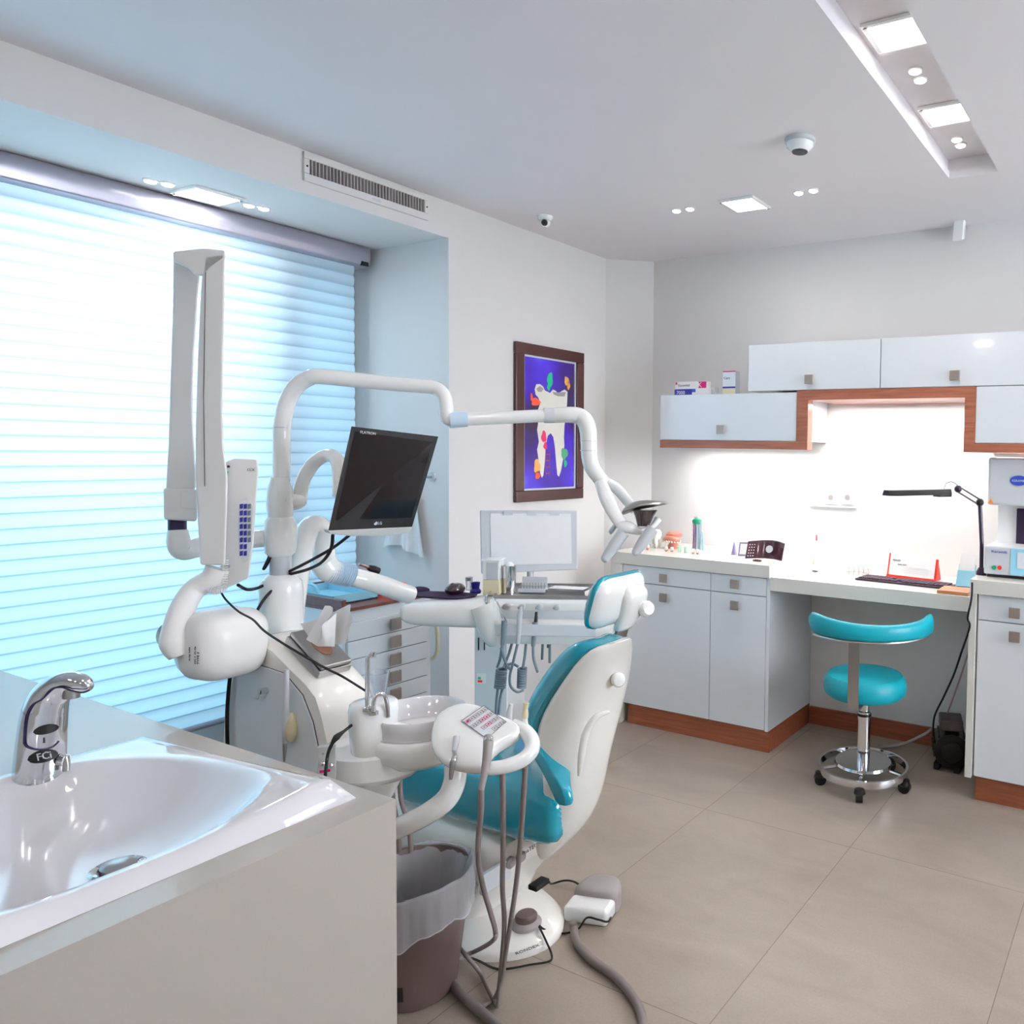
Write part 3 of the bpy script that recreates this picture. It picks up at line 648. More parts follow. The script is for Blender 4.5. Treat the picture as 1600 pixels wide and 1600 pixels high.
# brochure holder
c = V((-.735, 3.36, DZ)); t = thing('brochure_holder', 'clear blue brochure holder with white leaflets beside the lamp', 'holder', c)
u_ = V((.05, .3, 1)).normalized(); r_ = V((.95, .1, 0)).normalized(); n_ = r_.cross(u_)
g = G(); g.obox(c+u_*.035+n_*.012, r_, u_, n_, .075, .07, .002); g.obox(c+u_*.05-n_*.008, r_, u_, n_, .075, .10, .002); g.obox(c+u_*.003, r_, u_, n_, .075, .003, .022); build(g, 'holder', PALEB, t, bevel=.001)
g = G(); g.obox(c+u_*.075, r_, u_, n_, .066, .14, .008); build(g, 'leaflets', WPAPER, t)
# lamp
c = V((-.668, 3.235, .906)); t = thing('desk_lamp', 'black jointed desk lamp with long flat shade clamped beside the furnace', 'lamp', c)
d0 = 3.19; base = D(1533, 903, d0); base.z = .906
LP = mat('black_purple_enamel', (40, 26, 52), .35)
build(G().lathe([(.022, 0), (.022, .012), (.012, .03)], base, 18), 'clamp', LP, t)
pe = D(1531, 785, d0)
build(G().tube([base+Z_*.02, D(1534, 850, d0), pe], .0085, 12, sm=False), 'lower_arm', LP, t)
build(G().ell(pe, .017), 'elbow_joint', BLACK, t)
pt = D(1497, 764, d0-.02)
for e in (-.012, .012): build(G().tube([pe+Z_*e, pt+Z_*e], .0035, 8, sm=False), 'upper_arm', BLACK, t)
build(G().ell(pt, .016), 'top_joint', LP, t)
g = G().tube([D(1475, 768, d0-.03), D(1478, 756, d0-.03), D(1488, 753, d0-.03), D(1498, 760, d0-.02)], .0015, 6); build(g, 'spring_wire', BLACK, t)
s0 = D(1484, 769, d0-.03); s1 = D(1384, 771, d0-.22); ax = (s1-s0).normalized(); sd = ax.cross(Z_).normalized(); rows = []
for k, (u, hw) in enumerate(((0, .014), (.06, .03), (.9, .036), (1.0, .022))):
    c_ = s0+(s1-s0)*u; rows.append([c_+sd*hw-Z_*.009, c_+sd*hw*.6+Z_*.013, c_-sd*hw*.6+Z_*.013, c_-sd*hw-Z_*.009])
build(G().loft(rows), 'lamp_shade', BLACK, t, bevel=.002)
g = G().obox(s0+(s1-s0)*.12-Z_*.012, ax, sd, Z_, .07, .04, .012); build(g, 'ballast', BLACK, t, bevel=.003)

# ------------------------------------------------------------------ furnace on the right worktop
t = thing('furnace', 'grey white dental porcelain furnace on the right worktop', 'furnace', (-.4, 3.4, .906))
FZ = .906; a = AY(1544, 716, 3.30); b = AY(1544, 789, 3.30)
build(G().box(a.x, a.x+.36, 3.30, 3.56, b.z, 1.392), 'muffle_head', LGREY, t, bevel=.012)
build(G().box(a.x+.035, a.x+.33, 3.36, 3.56, 1.0, b.z), 'column', WHITE, t, bevel=.004)
build(G().box(a.x+.115, a.x+.16, 3.345, 3.362, .995, b.z-.012), 'guide_rod', LP, t, bevel=.003)
a2 = AY(1535, 850, 3.19); zt_ = AY(1545, 853, 3.19).z
build(G().box(a2.x+.008, a2.x+.38, 3.19, 3.5, FZ+.012, zt_), 'control_unit', LGREY, t, bevel=.006)
build(G().box(a2.x+.02, a2.x+.37, 3.2, 3.49, FZ, FZ+.012), 'foot_rail', BLACK, t)
c = AY(1592, 751, 3.299); g = G().lathe([(.036, 0), (.036, .002), (.034, .003)], c, 28, (0, -1, 0), sx=1, sy=.6)
g = G(); g.prism([c+V((.036*math.cos(2*PI*k/28), -.003, .021*math.sin(2*PI*k/28))) for k in range(28)], (0, .004, 0)); bd = build(g, 'oval_badge', INKB, t)
text('KERAMIK', c+V((-.027, -.0035, -.005)), X_, Z_, .013, LGREY, bd)
c = AY(1548, 783, 3.299); g = G().prism([c+V((-.012, -.002, -.01)), c+V((.012, -.002, -.01)), c+V((0, -.002, .011))], (0, .003, 0)); build(g, 'warning_sticker', ORANGE, t)
yf = 3.189
for px, m_ in ((1553, GREEN), (1562, RED)):
    c = AY(px, 887, yf); build(G().cyl(c, c+V((0, -.004, 0)), .0085, n=16), 'button', m_, t)
a = AY(1580, 857, yf); b = AY(1580, 898, yf); build(G().box(a.x, a.x+.15, yf-.002, yf, b.z, a.z), 'display_panel', PALEB, t)
a = AY(1590, 863, yf); b = AY(1590, 888, yf); build(G().box(a.x, a.x+.09, yf-.004, yf-.001, b.z, a.z), 'display', LACQ, t)
c = AY(1549, 863, yf); text('Keramik', c+V((0, -.001, 0)), X_, Z_, .014, INKB, t, squash=1.3)

# ------------------------------------------------------------------ black motor under the desk and cords
c = V((-.79, 3.42, 0)); t = thing('compressor', 'small black electric motor on the floor under the desk', 'motor', c)
DK = mat('black_metal', (26, 24, 26), .3, .3)
g = G().lathe([(.05, -.09), (.075, -.085), (.078, .0), (.075, .08), (.045, .09)], c+V((0, 0, .098)), 28, (-.3, 1, 0)); build(g, 'motor_body', DK, t)
g = G()
for k in range(16):
    a_ = 2*PI*k/16; q = V((-.3, 1, 0)).normalized(); s_ = q.cross(Z_); dirv = s_*math.cos(a_)+Z_*math.sin(a_); g.obox(c+V((0, 0, .098))+dirv*.079, dirv, q, dirv.cross(q), .008, .14, .004)
build(g, 'cooling_fins', DK, t)
g = G().obox(c+V((0, -.01, .205)), V((.95, .3, 0)).normalized(), V((-.3, .95, 0)).normalized(), Z_, .10, .12, .05); build(g, 'terminal_box', mat('grey_metal', (86, 78, 74), .4, .5), t, bevel=.008)
build(G().lathe([(.05, 0), (.045, .008), (.015, .012)], c+V((.027, -.088, .098)), 20, (.29, -.95, 0)), 'fan_cover', BLACK, t)
for i in (-1, 1): build(G().box(c.x+i*.045-.012, c.x+i*.045+.012, c.y-.07, c.y+.06, 0, .03), 'foot', RUBBER, t)
pts = [(1519, 910, 3.06), (1518, 935, 3.05), (1512, 965, 3.06), (1515, 980, 3.08), (1502, 1020, 3.14), (1490, 1055, 3.2), (1474, 1090, 3.24), (1460, 1120, 3.3), (1458, 1150, 3.36)]
g = G().tube([AY(a, b, c_) for a, b, c_ in pts], .0042, 8); one(g, 'electric_cable', RUBBER, 'black power cord hanging from the desk lamp down to the motor', 'cord')
pts = [(1519, 1000, 3.25), (1500, 1060, 3.35), (1480, 1115, 3.45), (1470, 1135, 3.55)]
g = G().tube([AY(a, b, c_) for a, b, c_ in pts], .004, 8); one(g, 'thin_hose', mat('rose_hose', (176, 146, 150), .4), 'thin pinkish hose hanging along the right cabinet under the desk', 'hose')
pts = [AY(1455, 1140, 3.5), AY(1440, 1150, 3.45), AZ(1400, 1165, .02), AZ(1330, 1170, .015)]
g = G().tube(pts, .008, 10); one(g, 'floor_hose', GREY, 'grey hose running along the baseboard from the motor to behind the stool', 'hose')

# ------------------------------------------------------------------ stool
c = V((-1.075, 3.06, 0)); sc = (V((0, 0, 0))-c); sc.z = 0; sc.normalize(); side = V((-sc.y, sc.x, 0))
t = thing('stool', 'teal dental stool with curved backrest and chrome foot ring under the desk', 'stool', c)
build(G().lathe([(.10, .385), (.158, .385), (.172, .397), (.176, .42), (.172, .45), (.155, .47), (.10, .474), (.01, .474)], c, 48), 'seat', TEALM, t)
build(G().lathe([(.022, .30), (.022, .385)], c, 24), 'piston', CHROME, t)
build(G().lathe([(.028, .095), (.028, .30), (.029, .30), (.029, .31), (.024, .315)], c, 24), 'column', CHROME, t)
build(G().lathe([(.029, .292), (.0305, .292), (.0305, .303), (.029, .303)], c, 24), 'collar', BLACK, t)
build(G().lathe([(.03, .105), (.118, .098), (.122, .088), (.118, .082), (.02, .082)], c, 40), 'base_plate', CHROME, t)
g = G().lathe([(.180, .055), (.190, .055), (.192, .07), (.190, .085), (.180, .085), (.178, .07), (.180, .055)], c, 56, cap=False); build(g, 'foot_ring', CHROME, t)
for k in range(5):
    a_ = math.atan2(sc.y, sc.x)+2*PI*k/5-.06; q = V((math.cos(a_), math.sin(a_), 0)); e = V((-q.y, q.x, 0))
    build(G().tube([c+q*.05+Z_*.085, c+q*.183+Z_*.068], .009, 8, sm=False), 'spoke', CHROME, t)
    cs = build(G().cyl(c+q*.185+e*-.014+Z_*.025, c+q*.185+e*.014+Z_*.025, .025, n=20), 'caster', BLACK, t)
    build(G().lathe([(.018, .03), (.024, .036), (.02, .056), (.008, .06)], c+q*.185, 16), 'caster_hood', BLACK, cs)
bd = (sc*.96-side*.20).normalized(); bar0 = D(1326, 1090, 3.05)
g = G(); sx = bd.cross(Z_).normalized()
pth = [c+Z_*.375, c+bd*.17+Z_*.375, c+bd*.215+Z_*.385, c+bd*.222+Z_*.43, c+bd*.222+Z_*.665]
rows = [[p_+sx*.022+n_, p_-sx*.022+n_, p_-sx*.022-n_, p_+sx*.022-n_] for p_, n_ in zip(pth, (Z_*.003, Z_*.003, (Z_+bd*-1)*.0022, bd*-.003, bd*-.003))]
build(G().loft(rows), 'back_bar', STEEL, t, bevel=.001)
rows = []
for k in range(25):
    u = k/24; a_ = math.atan2(bd.y, bd.x)+(-49+148*u)*PI/180; q = V((math.cos(a_), math.sin(a_), 0)); R_ = .262
    hh = .043-.010*math.sin(PI*u)+.008*(1-u)*0; zc_ = .708-.010*u+.010*abs(2*u-1)**2; th = .021*(min(1, (min(u, 1-u))*9+.35))
    rows.append([c+q*(R_+th*math.cos(b_))+Z_*(zc_+(hh*(min(1, min(u, 1-u)*12+.45)))*math.copysign(abs(math.sin(b_))**.6, math.sin(b_))) for b_ in [2*PI*m/14 for m in range(14)]])
build(G().loft(rows), 'backrest', TEALM, t, ang=2)
g = G(); pts = []
for k in range(13): a_ = math.atan2(bd.y, bd.x)+(-41+132*k/12)*PI/180; pts.append(c+V((math.cos(a_)*.262, math.sin(a_)*.262, .668)))
g.tube(pts, .008, 8, flat=.5); build(g, 'backrest_plate', STEEL, t)
# ================================================================== dental chair
t = thing('dental_chair', 'dental chair with teal vinyl cushions and white shell in the middle of the room', 'dental chair', (-1.8, 1.74, 0))
YC = 1.665; HW = .165; YN = YC-HW
# shell
ST = [((834,1330),(862,1341)), ((836,1305),(893,1313)), ((840,1280),(920,1287)), ((842,1255),(936,1257)), ((843,1222),(946,1223)), ((838,1187),(953,1188)), ((826,1152),(963,1152)), ((838,1112),(974,1109)),
      ((868,1070),(979,1069)), ((893,1036),(982,1035)), ((918,1013),(984,1009)), ((945,1006),(983,997)), ((960,1005),(976,999))]
rings = []; NR = 26
SN = [1.5]*9+[1.5, 1.51, 1.54, 1.575]; SF = [1.60, 1.64, 1.67, 1.69, 1.70, 1.71, 1.73, 1.76, 1.75, 1.72, 1.67, 1.63, 1.61]
for k, (f, r) in enumerate(ST):
    ym = (SN[k]+SF[k])/2; wd = (SF[k]-SN[k])/2; F = AY(*f, SN[k]); R = AY(*r, ym+wd*.45)
    ring = []
    for i in range(NR+1):
        a_ = PI*i/NR; s_ = max(0, math.sin(a_))**.75; y = ym-wd*math.copysign(abs(math.cos(a_))**.8, math.cos(a_)); ring.append(V((F.x+(R.x-F.x)*s_, y, F.z+(R.z-F.z)*s_)))
    rings.append(ring)
build(G().loft(rings), 'back_shell', IVORY, t, sub=1, ang=1.3)
# backrest cushion
CS = [((866,1262),(882,1264)), ((858,1240),(882,1246)), ((842,1205),(873,1222)), ((816,1172),(852,1188)), ((801,1132),(827,1152)), ((812,1092),(839,1112)), ((836,1054),(869,1070)), ((862,1020),(894,1036)), ((888,1001),(919,1013)), ((922,998),(946,1007))]
CN = [1.474, 1.474, 1.476, 1.485]+[1.497]*4+[1.51, 1.54]; CF = [1.505, 1.505, 1.51, 1.60, 1.70, 1.75, 1.735, 1.71, 1.665, 1.62]
rings = []
for k, (cc, f) in enumerate(CS):
    C_ = AY(*cc, CN[k]); F = AY(*f, CN[k]); ring = []; ym = (CN[k]+CF[k])/2; wd = (CF[k]-CN[k])/2
    for i in range(21):
        u = -1+2*i/20; e = (1-abs(u)**6)**.5 if abs(u) < 1 else 0; y = ym+wd*u; dip = .014*(1-u*u); e = .45+.55*e
        q = F+(C_-F)*e; d_ = (F-C_).normalized(); q = q+d_*dip; ring.append(V((q.x, y, q.z)))
    for i in range(20, -1, -1):
        u = -1+2*i/20; y = ym+wd*.99*u; q = F+(F-C_).normalized()*.012*(1-u*u); ring.append(V((q.x, y, q.z)))
    rings.append(ring)
build(G().loft(rings), 'back_cushion', TEAL, t, sub=1, ang=1.3)
# ridge on the shell and tilt knobs
KB_ = lambda c, n_, nm, par, r_=.024: build(G().lathe([(r_*.7, -.01), (r_*.75, .006), (r_, .012), (r_*1.02, .026), (r_*.8, .034), (r_*.3, .036)], c, 18, n_), nm, WHITE, par)
kd = D(962, 1060, 2.04); KB_(kd, V((.8, -.55, .1)), 'tilt_knob', t, .019)
g = G(); g.tube([D(952, 1112, 1.965), D(932, 1120, 1.95), D(916, 1145, 1.94), D(909, 1180, 1.935), D(905, 1212, 1.935)], [.004, .009, .010, .010, .004], 12); build(g, 'shell_ridge', IVORY, t)
# headrest
YH = 1.56; HH = .105
B0 = AY(913, 986, YH); T0 = AY(934, 908, YH); up = (T0-B0); hl = up.length; up.normalize(); nh = Y_.cross(up).normalized()
if nh.x < 0: nh = -nh
def rr(o, w_, h_, r_, n=7):       # rounded rectangle in the headrest plane
    pts = []
    for cx_, cy_, a0 in ((w_/2-r_, h_/2-r_, 0), (-w_/2+r_, h_/2-r_, PI/2), (-w_/2+r_, -h_/2+r_, PI), (w_/2-r_, -h_/2+r_, 1.5*PI)):
        for k in range(n): a_ = a0+PI/2*k/(n-1); pts.append(o+Y_*(cx_+r_*math.cos(a_))+up*(cy_+r_*math.sin(a_)))
    return pts
hc = B0+up*hl/2+Y_*HH
head = build(G().loft([rr(hc-nh*.034, .15, hl-.05, .04), rr(hc-nh*.027, .185, hl-.012, .045), rr(hc-nh*.008, .216, hl+.012, .045), rr(hc+nh*.002, .21, hl+.006, .045)]), 'headrest_cushion', TEAL, t, ang=1.2)
build(G().loft([rr(hc+nh*.002, .206, hl+.002, .045), rr(hc+nh*.010, .20, hl-.004, .045), rr(hc+nh*.022, .18, hl-.03, .04), rr(hc+nh*.032, .13, hl-.07, .03)]), 'headrest_back', WHITE, t, ang=1.2)
for u_ in (-.32, .32): build(G().cyl(hc+nh*.014-Y_*.068+up*hl*u_*1.0, hc+nh*.0205-Y_*.068+up*hl*u_, .0035, n=10), 'screw', DGREY, t)
g = G(); rows = []
for u_, w_, dd in ((-.62, .032, .030), (-.5, .04, .052), (-.1, .042, .058), (.1, .05, .062), (.3, .045, .056), (.36, .03, .035)):
    o_ = hc+up*hl*u_+Y_*.025; rows.append([o_-Y_*w_+nh*.01, o_-Y_*w_+nh*dd*.8, o_-Y_*w_*.7+nh*dd, o_+Y_*w_*.7+nh*dd, o_+Y_*w_+nh*dd*.8, o_+Y_*w_+nh*.01])
build(g.loft(rows), 'headrest_bracket', WHITE, t, sub=1, ang=1)
KB_(hc+nh*.05-up*hl*.14+Y_*.062, V((.75, -.3, .25)), 'headrest_knob', t, .022)
build(G().obox(hc-up*hl*.68+nh*.03+Y_*.02, Y_, up, nh, .05, .05, .008), 'headrest_post', STEEL, t)
# seat: super-ellipse sections along X
sL = -2.55; a = AY(868, 1272, 1.48); sR = a.x+.02; rings = []; YS = 1.64
zt0 = AY(800, 1213, 1.50).z; zb0 = AY(790, 1311, 1.52).z
for k in range(22):
    u = k/21; x = sL+(sR-sL)*u
    e = max(0, 1-min(1, max(0, (x-(sR-.20))/.20))**2.6)**.5
    e = max(e, .30); sx_ = .16; wd = .165*(.86+.14*min(1, (x-sL)/.7)); wf = wd*(.25+.75*e); wn = wd*(.82+.18*e)
    zt = zt0+.02*math.sin(max(0, (x+2.2))*3)+ (0.03*max(0, -2.1-x)); zb = zb0+.0*x; zm = (zt+zb)/2; hh = (zt-zb)/2*(.5+.5*e)
    ring = []
    for i in range(36):
        a_ = 2*PI*i/36; c_, s_ = math.cos(a_), math.sin(a_)
        yy_ = YS+(wf if c_ > 0 else wn)*math.copysign(abs(c_)**.55, c_); ring.append(V((x-.85*max(0, yy_-1.50)*max(0, min(1, (x-(sR-.6))/.5)), yy_, zm+hh*math.copysign(abs(s_)**.62, s_)-(.02*(1-abs(c_)) if s_ > 0 else 0))))
    rings.append(ring)
build(G().loft(rings), 'seat_cushion', TEAL, t, sub=1, ang=1.3)
# base body and floor plate
bR = AX(850, 1330, -1.62)
def body(z, x1, y0, y1, r_, x0=-2.45, n=8):
    pts = []
    for cx_, cy_, a0 in ((x1-r_, y1-r_, 0), (x0+r_, y1-r_, PI/2), (x0+r_, y0+r_, PI), (x1-r_, y0+r_, 1.5*PI)):
        for k in range(n): a_ = a0+PI/2*k/(n-1); pts.append(V((cx_+r_*math.cos(a_), cy_+r_*math.sin(a_), z)))
    return pts
build(G().loft([body(.03, -1.70, 1.52, 1.80, .07), body(.10, -1.665, 1.51, 1.81, .07), body(.20, -1.59, 1.50, 1.82, .06), body(.285, -1.545, 1.485, 1.84, .06), body(.315, -1.55, 1.49, 1.84, .06), body(.33, -1.59, 1.51, 1.82, .05), body(.36, -1.66, 1.54, 1.78, .04)]), 'base_body', IVORY, t, ang=1.0)
def plate(z, s_): return [V((-1.86+(.385*s_ if math.cos(a_) > 0 else .75*s_)*math.cos(a_), 1.615+.195*s_*math.copysign(abs(math.sin(a_))**.9, math.sin(a_)), z)) for a_ in [2*PI*k/56 for k in range(56)]]
build(G().loft([plate(0.001, 1), plate(.018, 1), plate(.026, .97), plate(.036, .8), plate(.05, .6)]), 'floor_plate', IVORY, t, ang=1.0)
o_ = D(722, 1499, 1.83)
text('RONDEX', AZ(806, 1492, .028), V((.45, .9, 0)), V((-.9, .45, 0)), .016, DGREY, t)
# brand plate and knobs on the +X end
q = AX(806, 1343, -1.545); text('dinaTECK', q+V((.006, .012, .004)), Y_, Z_, .017, BLACK, t, squash=1.1)
build(G().box(-1.56, -1.547, q.y-.115, q.y-.015, q.z-.045, q.z+.01), 'label_plate', LGREY, t, bevel=.002)
for px, py in ((796, 1347), (812, 1338)): p = AX(px, py, -1.55); build(G().lathe([(.016, 0), (.016, .008), (.010, .014)], p, 18, X_), 'valve_knob', GREY, t)
p = AY(683, 1322, 1.484); build(G().cyl(p+V((0, .004, 0)), p+V((0, -.002, 0)), .006, n=14), 'screw', DGREY, t)
# black hinge at the back of the base
g = G(); a, b, c_, d_ = [AY(*q, 1.60) for q in ((846, 1296), (862, 1318), (850, 1322), (845, 1306))]; g.prism([a, b, c_, d_], (0, .10, 0)); build(g, 'hinge', DARK, t)
p = D(842, 1381, 2.07); build(G().obox(p, Y_, Z_, X_, .05, .014, .03), 'cable_box', BLACK, t, bevel=.002)

# ------------------------------------------------------------------ foot controls
c = AZ(822, 1445, .036); t = thing('foot_button', 'round taupe foot button on the white chair base', 'foot switch', c)
build(G().lathe([(.042, 0), (.043, .008), (.036, .016), (.033, .017)], c, 28), 'base', GREY, t); build(G().lathe([(.030, .0165), (.031, .028), (.026, .034), (.012, .036)], c, 28), 'button', BINM, t)
a = AZ(878, 1442, .0); b = AZ(948, 1452, .0); r_ = (b-a).normalized(); f_ = V((-r_.y, r_.x, 0)); L_ = (b-a).length; FH = .05
t = thing('foot_control', 'grey and white foot control pedal on the tiles beside the chair', 'foot pedal', a+r_*L_/2)
build(G().prism([a, b, b+f_*.075, a+f_*.075], Z_*FH), 'white_housing', WHITE, t, bevel=.014, seg=3)
rows = []
for zz, s_ in ((.002, 1), (.045, 1), (.062, .93), (.068, .75)):
    cc = a+r_*L_/2+f_*.085; rows.append([cc+r_*(L_/2*s_*math.copysign(abs(math.cos(x))**.7, math.cos(x)))+f_*((.09 if math.sin(x) > 0 else .022)*s_*math.sin(x))+Z_*zz for x in [2*PI*k/32 for k in range(32)]])
build(G().loft(rows), 'grey_cover', GREY, t, ang=1)
def fl(pts, z=.012, **k): return [AZ(x, y, z) for x, y in pts]
one(G().tube([AZ(895, 1440, .03)]+fl([(897, 1452), (902, 1475), (925, 1500), (960, 1525), (990, 1560), (1003, 1590), (1002, 1625), (985, 1680)]), .0115, 12), 'pedal_hose', GREYH, 'thick grey hose curving over the tiles from the foot control toward the camera', 'hose')
g = G().tube([AZ(840, 1443, .045), AZ(850, 1452, .03)]+fl([(872, 1458), (890, 1457), (905, 1450)], .006)+[AZ(917, 1434, .055), AZ(935, 1437, .057), AZ(950, 1440, .03), AZ(955, 1428, .01), AZ(953, 1412, .006)], .0028, 8)
one(g, 'switch_cable', RUBBER, 'thin black cord from the round foot button over the foot control', 'cord')
g = G().tube([AZ(842, 1447, .04), AZ(853, 1470, .03)]+fl([(862, 1492), (858, 1502), (830, 1507), (790, 1514), (770, 1512)], .006)+[AZ(745, 1500, .04), AZ(720, 1494, .05), AZ(695, 1496, .045), AZ(665, 1500, .03)], .0028, 8)
one(g, 'floor_cable', RUBBER, 'thin black cord running on the tiles in front of the chair base', 'cord')
g = G().tube([AY(858, 1378, 1.66), AZ(862, 1381, .02), AZ(880, 1376, .012), AZ(895, 1377, .02), AZ(908, 1384, .045)], .003, 8); one(g, 'plug_cable', RUBBER, 'short black cord between the chair base and the foot control', 'cord')
g = G().tube(fl([(640, 1490), (672, 1508), (700, 1528), (722, 1556), (750, 1580), (785, 1612), (830, 1660)]), .012, 12); one(g, 'floor_hose', GREYH, 'thick taupe hose on the tiles beside the bin, lower left', 'hose')

# ================================================================== dental unit beside the chair
YU = 1.05; UD = .125
t = thing('dental_unit', 'white dental unit cabinet with sloped top, pole and spittoon beside the chair', 'dental unit', (-1.85, 1.2, 0))
def uy(*pts, y=YU): return [AY(a_, b_, y) for a_, b_ in pts]
top = uy((350, 1085), (356, 1050), (364, 1018), (381, 999), (404, 996), (426, 1008), (454, 1037), (478, 1060), (495, 1082), (505, 1114), (514, 1155))
L0 = V((AY(330, 1200, YU).x, YU, .06)); RA = AY(521, 1200, YU); RB = RA+V((-.05, 0, -.06)); R0 = V((AY(470, 1200, YU).x, YU, .06))
prof = [L0, V((AY(345, 1150, YU).x, YU, top[0].z-.15))]+top+[RA, RB, R0]
rows = []
for y, s_ in ((0, .965), (.012, .985), (.03, 1), (UD-.03, 1), (UD-.012, .985), (UD, .965)):
    c_ = V((sum(p.x for p in prof)/len(prof), YU, .5)); rows.append([c_+(p-c_)*s_+V((0, y, 0)) for p in prof])
build(G().loft(rows), 'cabinet_body', IVORY, t, ang=.9)
dz = .06; door = [V((AY(358, 1200, YU).x, YU, .1))]+uy((360, 1100), (372, 1037), (410, 1040), (446, 1052), (474, 1086), (490, 1128), (500, 1175))+[AY(497, 1215, YU), V((AY(465, 1200, YU).x, YU, .1))]
dr = build(G().prism([p+V((0, .0015, 0)) for p in door], (0, -.006, 0)), 'door', LACQ, t)
g = G().tube([p+V((0, -.0008, 0)) for p in door]+[door[0]+V((0, -.0008, 0))], .0013, 6, sm=False); build(g, 'door_gap', DGREY, dr)
p = AY(417, 1078, YU-.006); build(G().cyl(p, p+V((0, -.016, 0)), .007, n=16), 'key_lock', CHROME, dr)
build(G().obox(p+V((-.002, -.018, -.004)), V((.35, 0, 1)).normalized(), V((1, 0, -.35)).normalized(), -Y_, .026, .010, .003), 'key', CHROME, dr, bevel=.001)
# wand and beige holder on the door
g = G().tube([AY(448, 1046, YU-.022), AY(447, 1100, YU-.024), AY(446, 1135, YU-.022), AY(446, 1160, YU-.018)], [.0055, .006, .0075, .006], 14); wd_ = build(g, 'suction_wand', LGREY, t)
build(G().tube([AY(445, 1160, YU-.018), AY(445, 1168, YU-.018), AY(444, 1190, YU-.018)], [.004, .0048, .002], 12), 'wand_tip', STEEL, wd_)
g = G(); c_ = AY(455, 1136, YU-.012); g.ell(c_, .013, .014, .035); build(g, 'wand_holder', BEIGE, t)
# small control box at the right end
o_ = D(511, 1191, 1.485); nn = -(FW-Z_*FW.z).normalized(); nn = (nn*.8+V((.5, 0, 0))).normalized(); r_ = Z_.cross(nn).normalized()
ob = build(G().obox(o_, r_, Z_, nn, .030, .066, .012), 'control_plate', SILVER, t, bevel=.001)
for i, (u_, v_) in enumerate(((-.007, .002), (.007, -.004))): build(G().lathe([(.0045, 0), (.0045, .006), (.002, .008)], o_+r_*u_+Z_*v_+nn*.006, 14, nn), 'dial', CHROME, ob)
build(G().obox(o_+r_*-.003-Z_*.0145+nn*.0065, r_, Z_, nn, .018, .005, .0006), 'magenta_mark', MAG, ob)
text('o  o', o_+r_*-.008+Z_*.018+nn*.0062, r_, Z_, .008, DGREY, ob)
# drum below the bowl
dc = D(590, 1192, 1.62); dc = V((dc.x, dc.y, 0)); zt = D(590, 1172, 1.58).z; zb = D(590, 1208, 1.62).z
build(G().lathe([(.03, zb-.05), (.055, zb), (.085, zb+.006), (.098, zb+.02), (.1, zt), (.09, zt+.006), (.02, zt+.008)], dc, 40), 'drum', WHITE, t)
g = G().tube([dc+Z_*(zb-.06), V((-1.8, 1.2, zb-.08))], .05, 16, sm=False); build(g, 'drum_arm', WHITE, t)
# spittoon
bc = D(655, 1112, 1.62); bc0 = V((bc.x, bc.y, 0)); bz = D(655, 1108, 1.62).z
build(G().lathe([(.03, bz-.105), (.065, bz-.092), (.088, bz-.065), (.093, bz-.038), (.0935, bz-.036), (.0905, bz-.036), (.0915, bz-.02), (.094, bz-.004), (.092, bz), (.088, bz-.003), (.083, bz-.03), (.062, bz-.055), (.03, bz-.066), (.012, bz-.068)], bc0, 56), 'spittoon_bowl', CERAM, t, ang=.9)
build(G().lathe([(.03, bz-.112), (.07, bz-.104), (.097, bz-.080), (.101, bz-.056), (.1, bz-.044), (.0955, bz-.040), (.05, bz-.040)], bc0, 48), 'bowl_skirt', WHITE, t, ang=.9)
pc = D(584, 1105, 1.56); pz = D(584, 1098, 1.56).z; r_ = (bc0-V((pc.x, pc.y, 0))).normalized(); s_ = V((-r_.y, r_.x, 0)); rows = []
for h_, k_ in ((pz-.105, .75), (pz-.095, .9), (pz-.05, .98), (pz-.012, 1), (pz, .96), (pz+.004, .86), (pz+.005, .4)):
    rows.append([V((pc.x, pc.y, h_))+r_*(.046*k_*math.cos(x))+s_*(.040*k_*math.copysign(abs(math.sin(x))**.8, math.sin(x))) for x in [2*PI*k/32 for k in range(32)]])
build(G().loft(rows), 'spittoon_block', WHITE, t, ang=.9)
g = G(); g.tube([V((pc.x, pc.y, pz-.07)), V((bc.x, bc.y, bz-.078))], .05, 18, sm=False, flat=.55); build(g, 'bowl_neck', WHITE, t)
# chrome spouts
g = G().tube([D(574, 1106, 1.525), D(574, 1070, 1.525), D(574, 1040, 1.525), D(575, 1028, 1.525), D(581, 1023, 1.525), D(584, 1023, 1.525)], .0042, 12); build(g, 'cup_filler', CHROME, t)
build(G().cyl(D(583, 1019, 1.53), D(583, 1027, 1.53), .0055, n=12), 'filler_nozzle', CHROME, t)
g = G().tube([D(584, 1112, 1.515), D(584, 1098, 1.515), D(588, 1087, 1.515), D(596, 1084, 1.52), D(602, 1090, 1.53), D(605, 1104, 1.535), D(606, 1120, 1.54)], .0042, 12); build(g, 'bowl_rinser', CHROME, t)
for a_, b_ in ((574, 1107), (584, 1113)): p = D(a_, b_, 1.52); build(G().lathe([(.009, -.004), (.009, .002), (.005, .004)], p, 16), 'collar', CHROME, t)
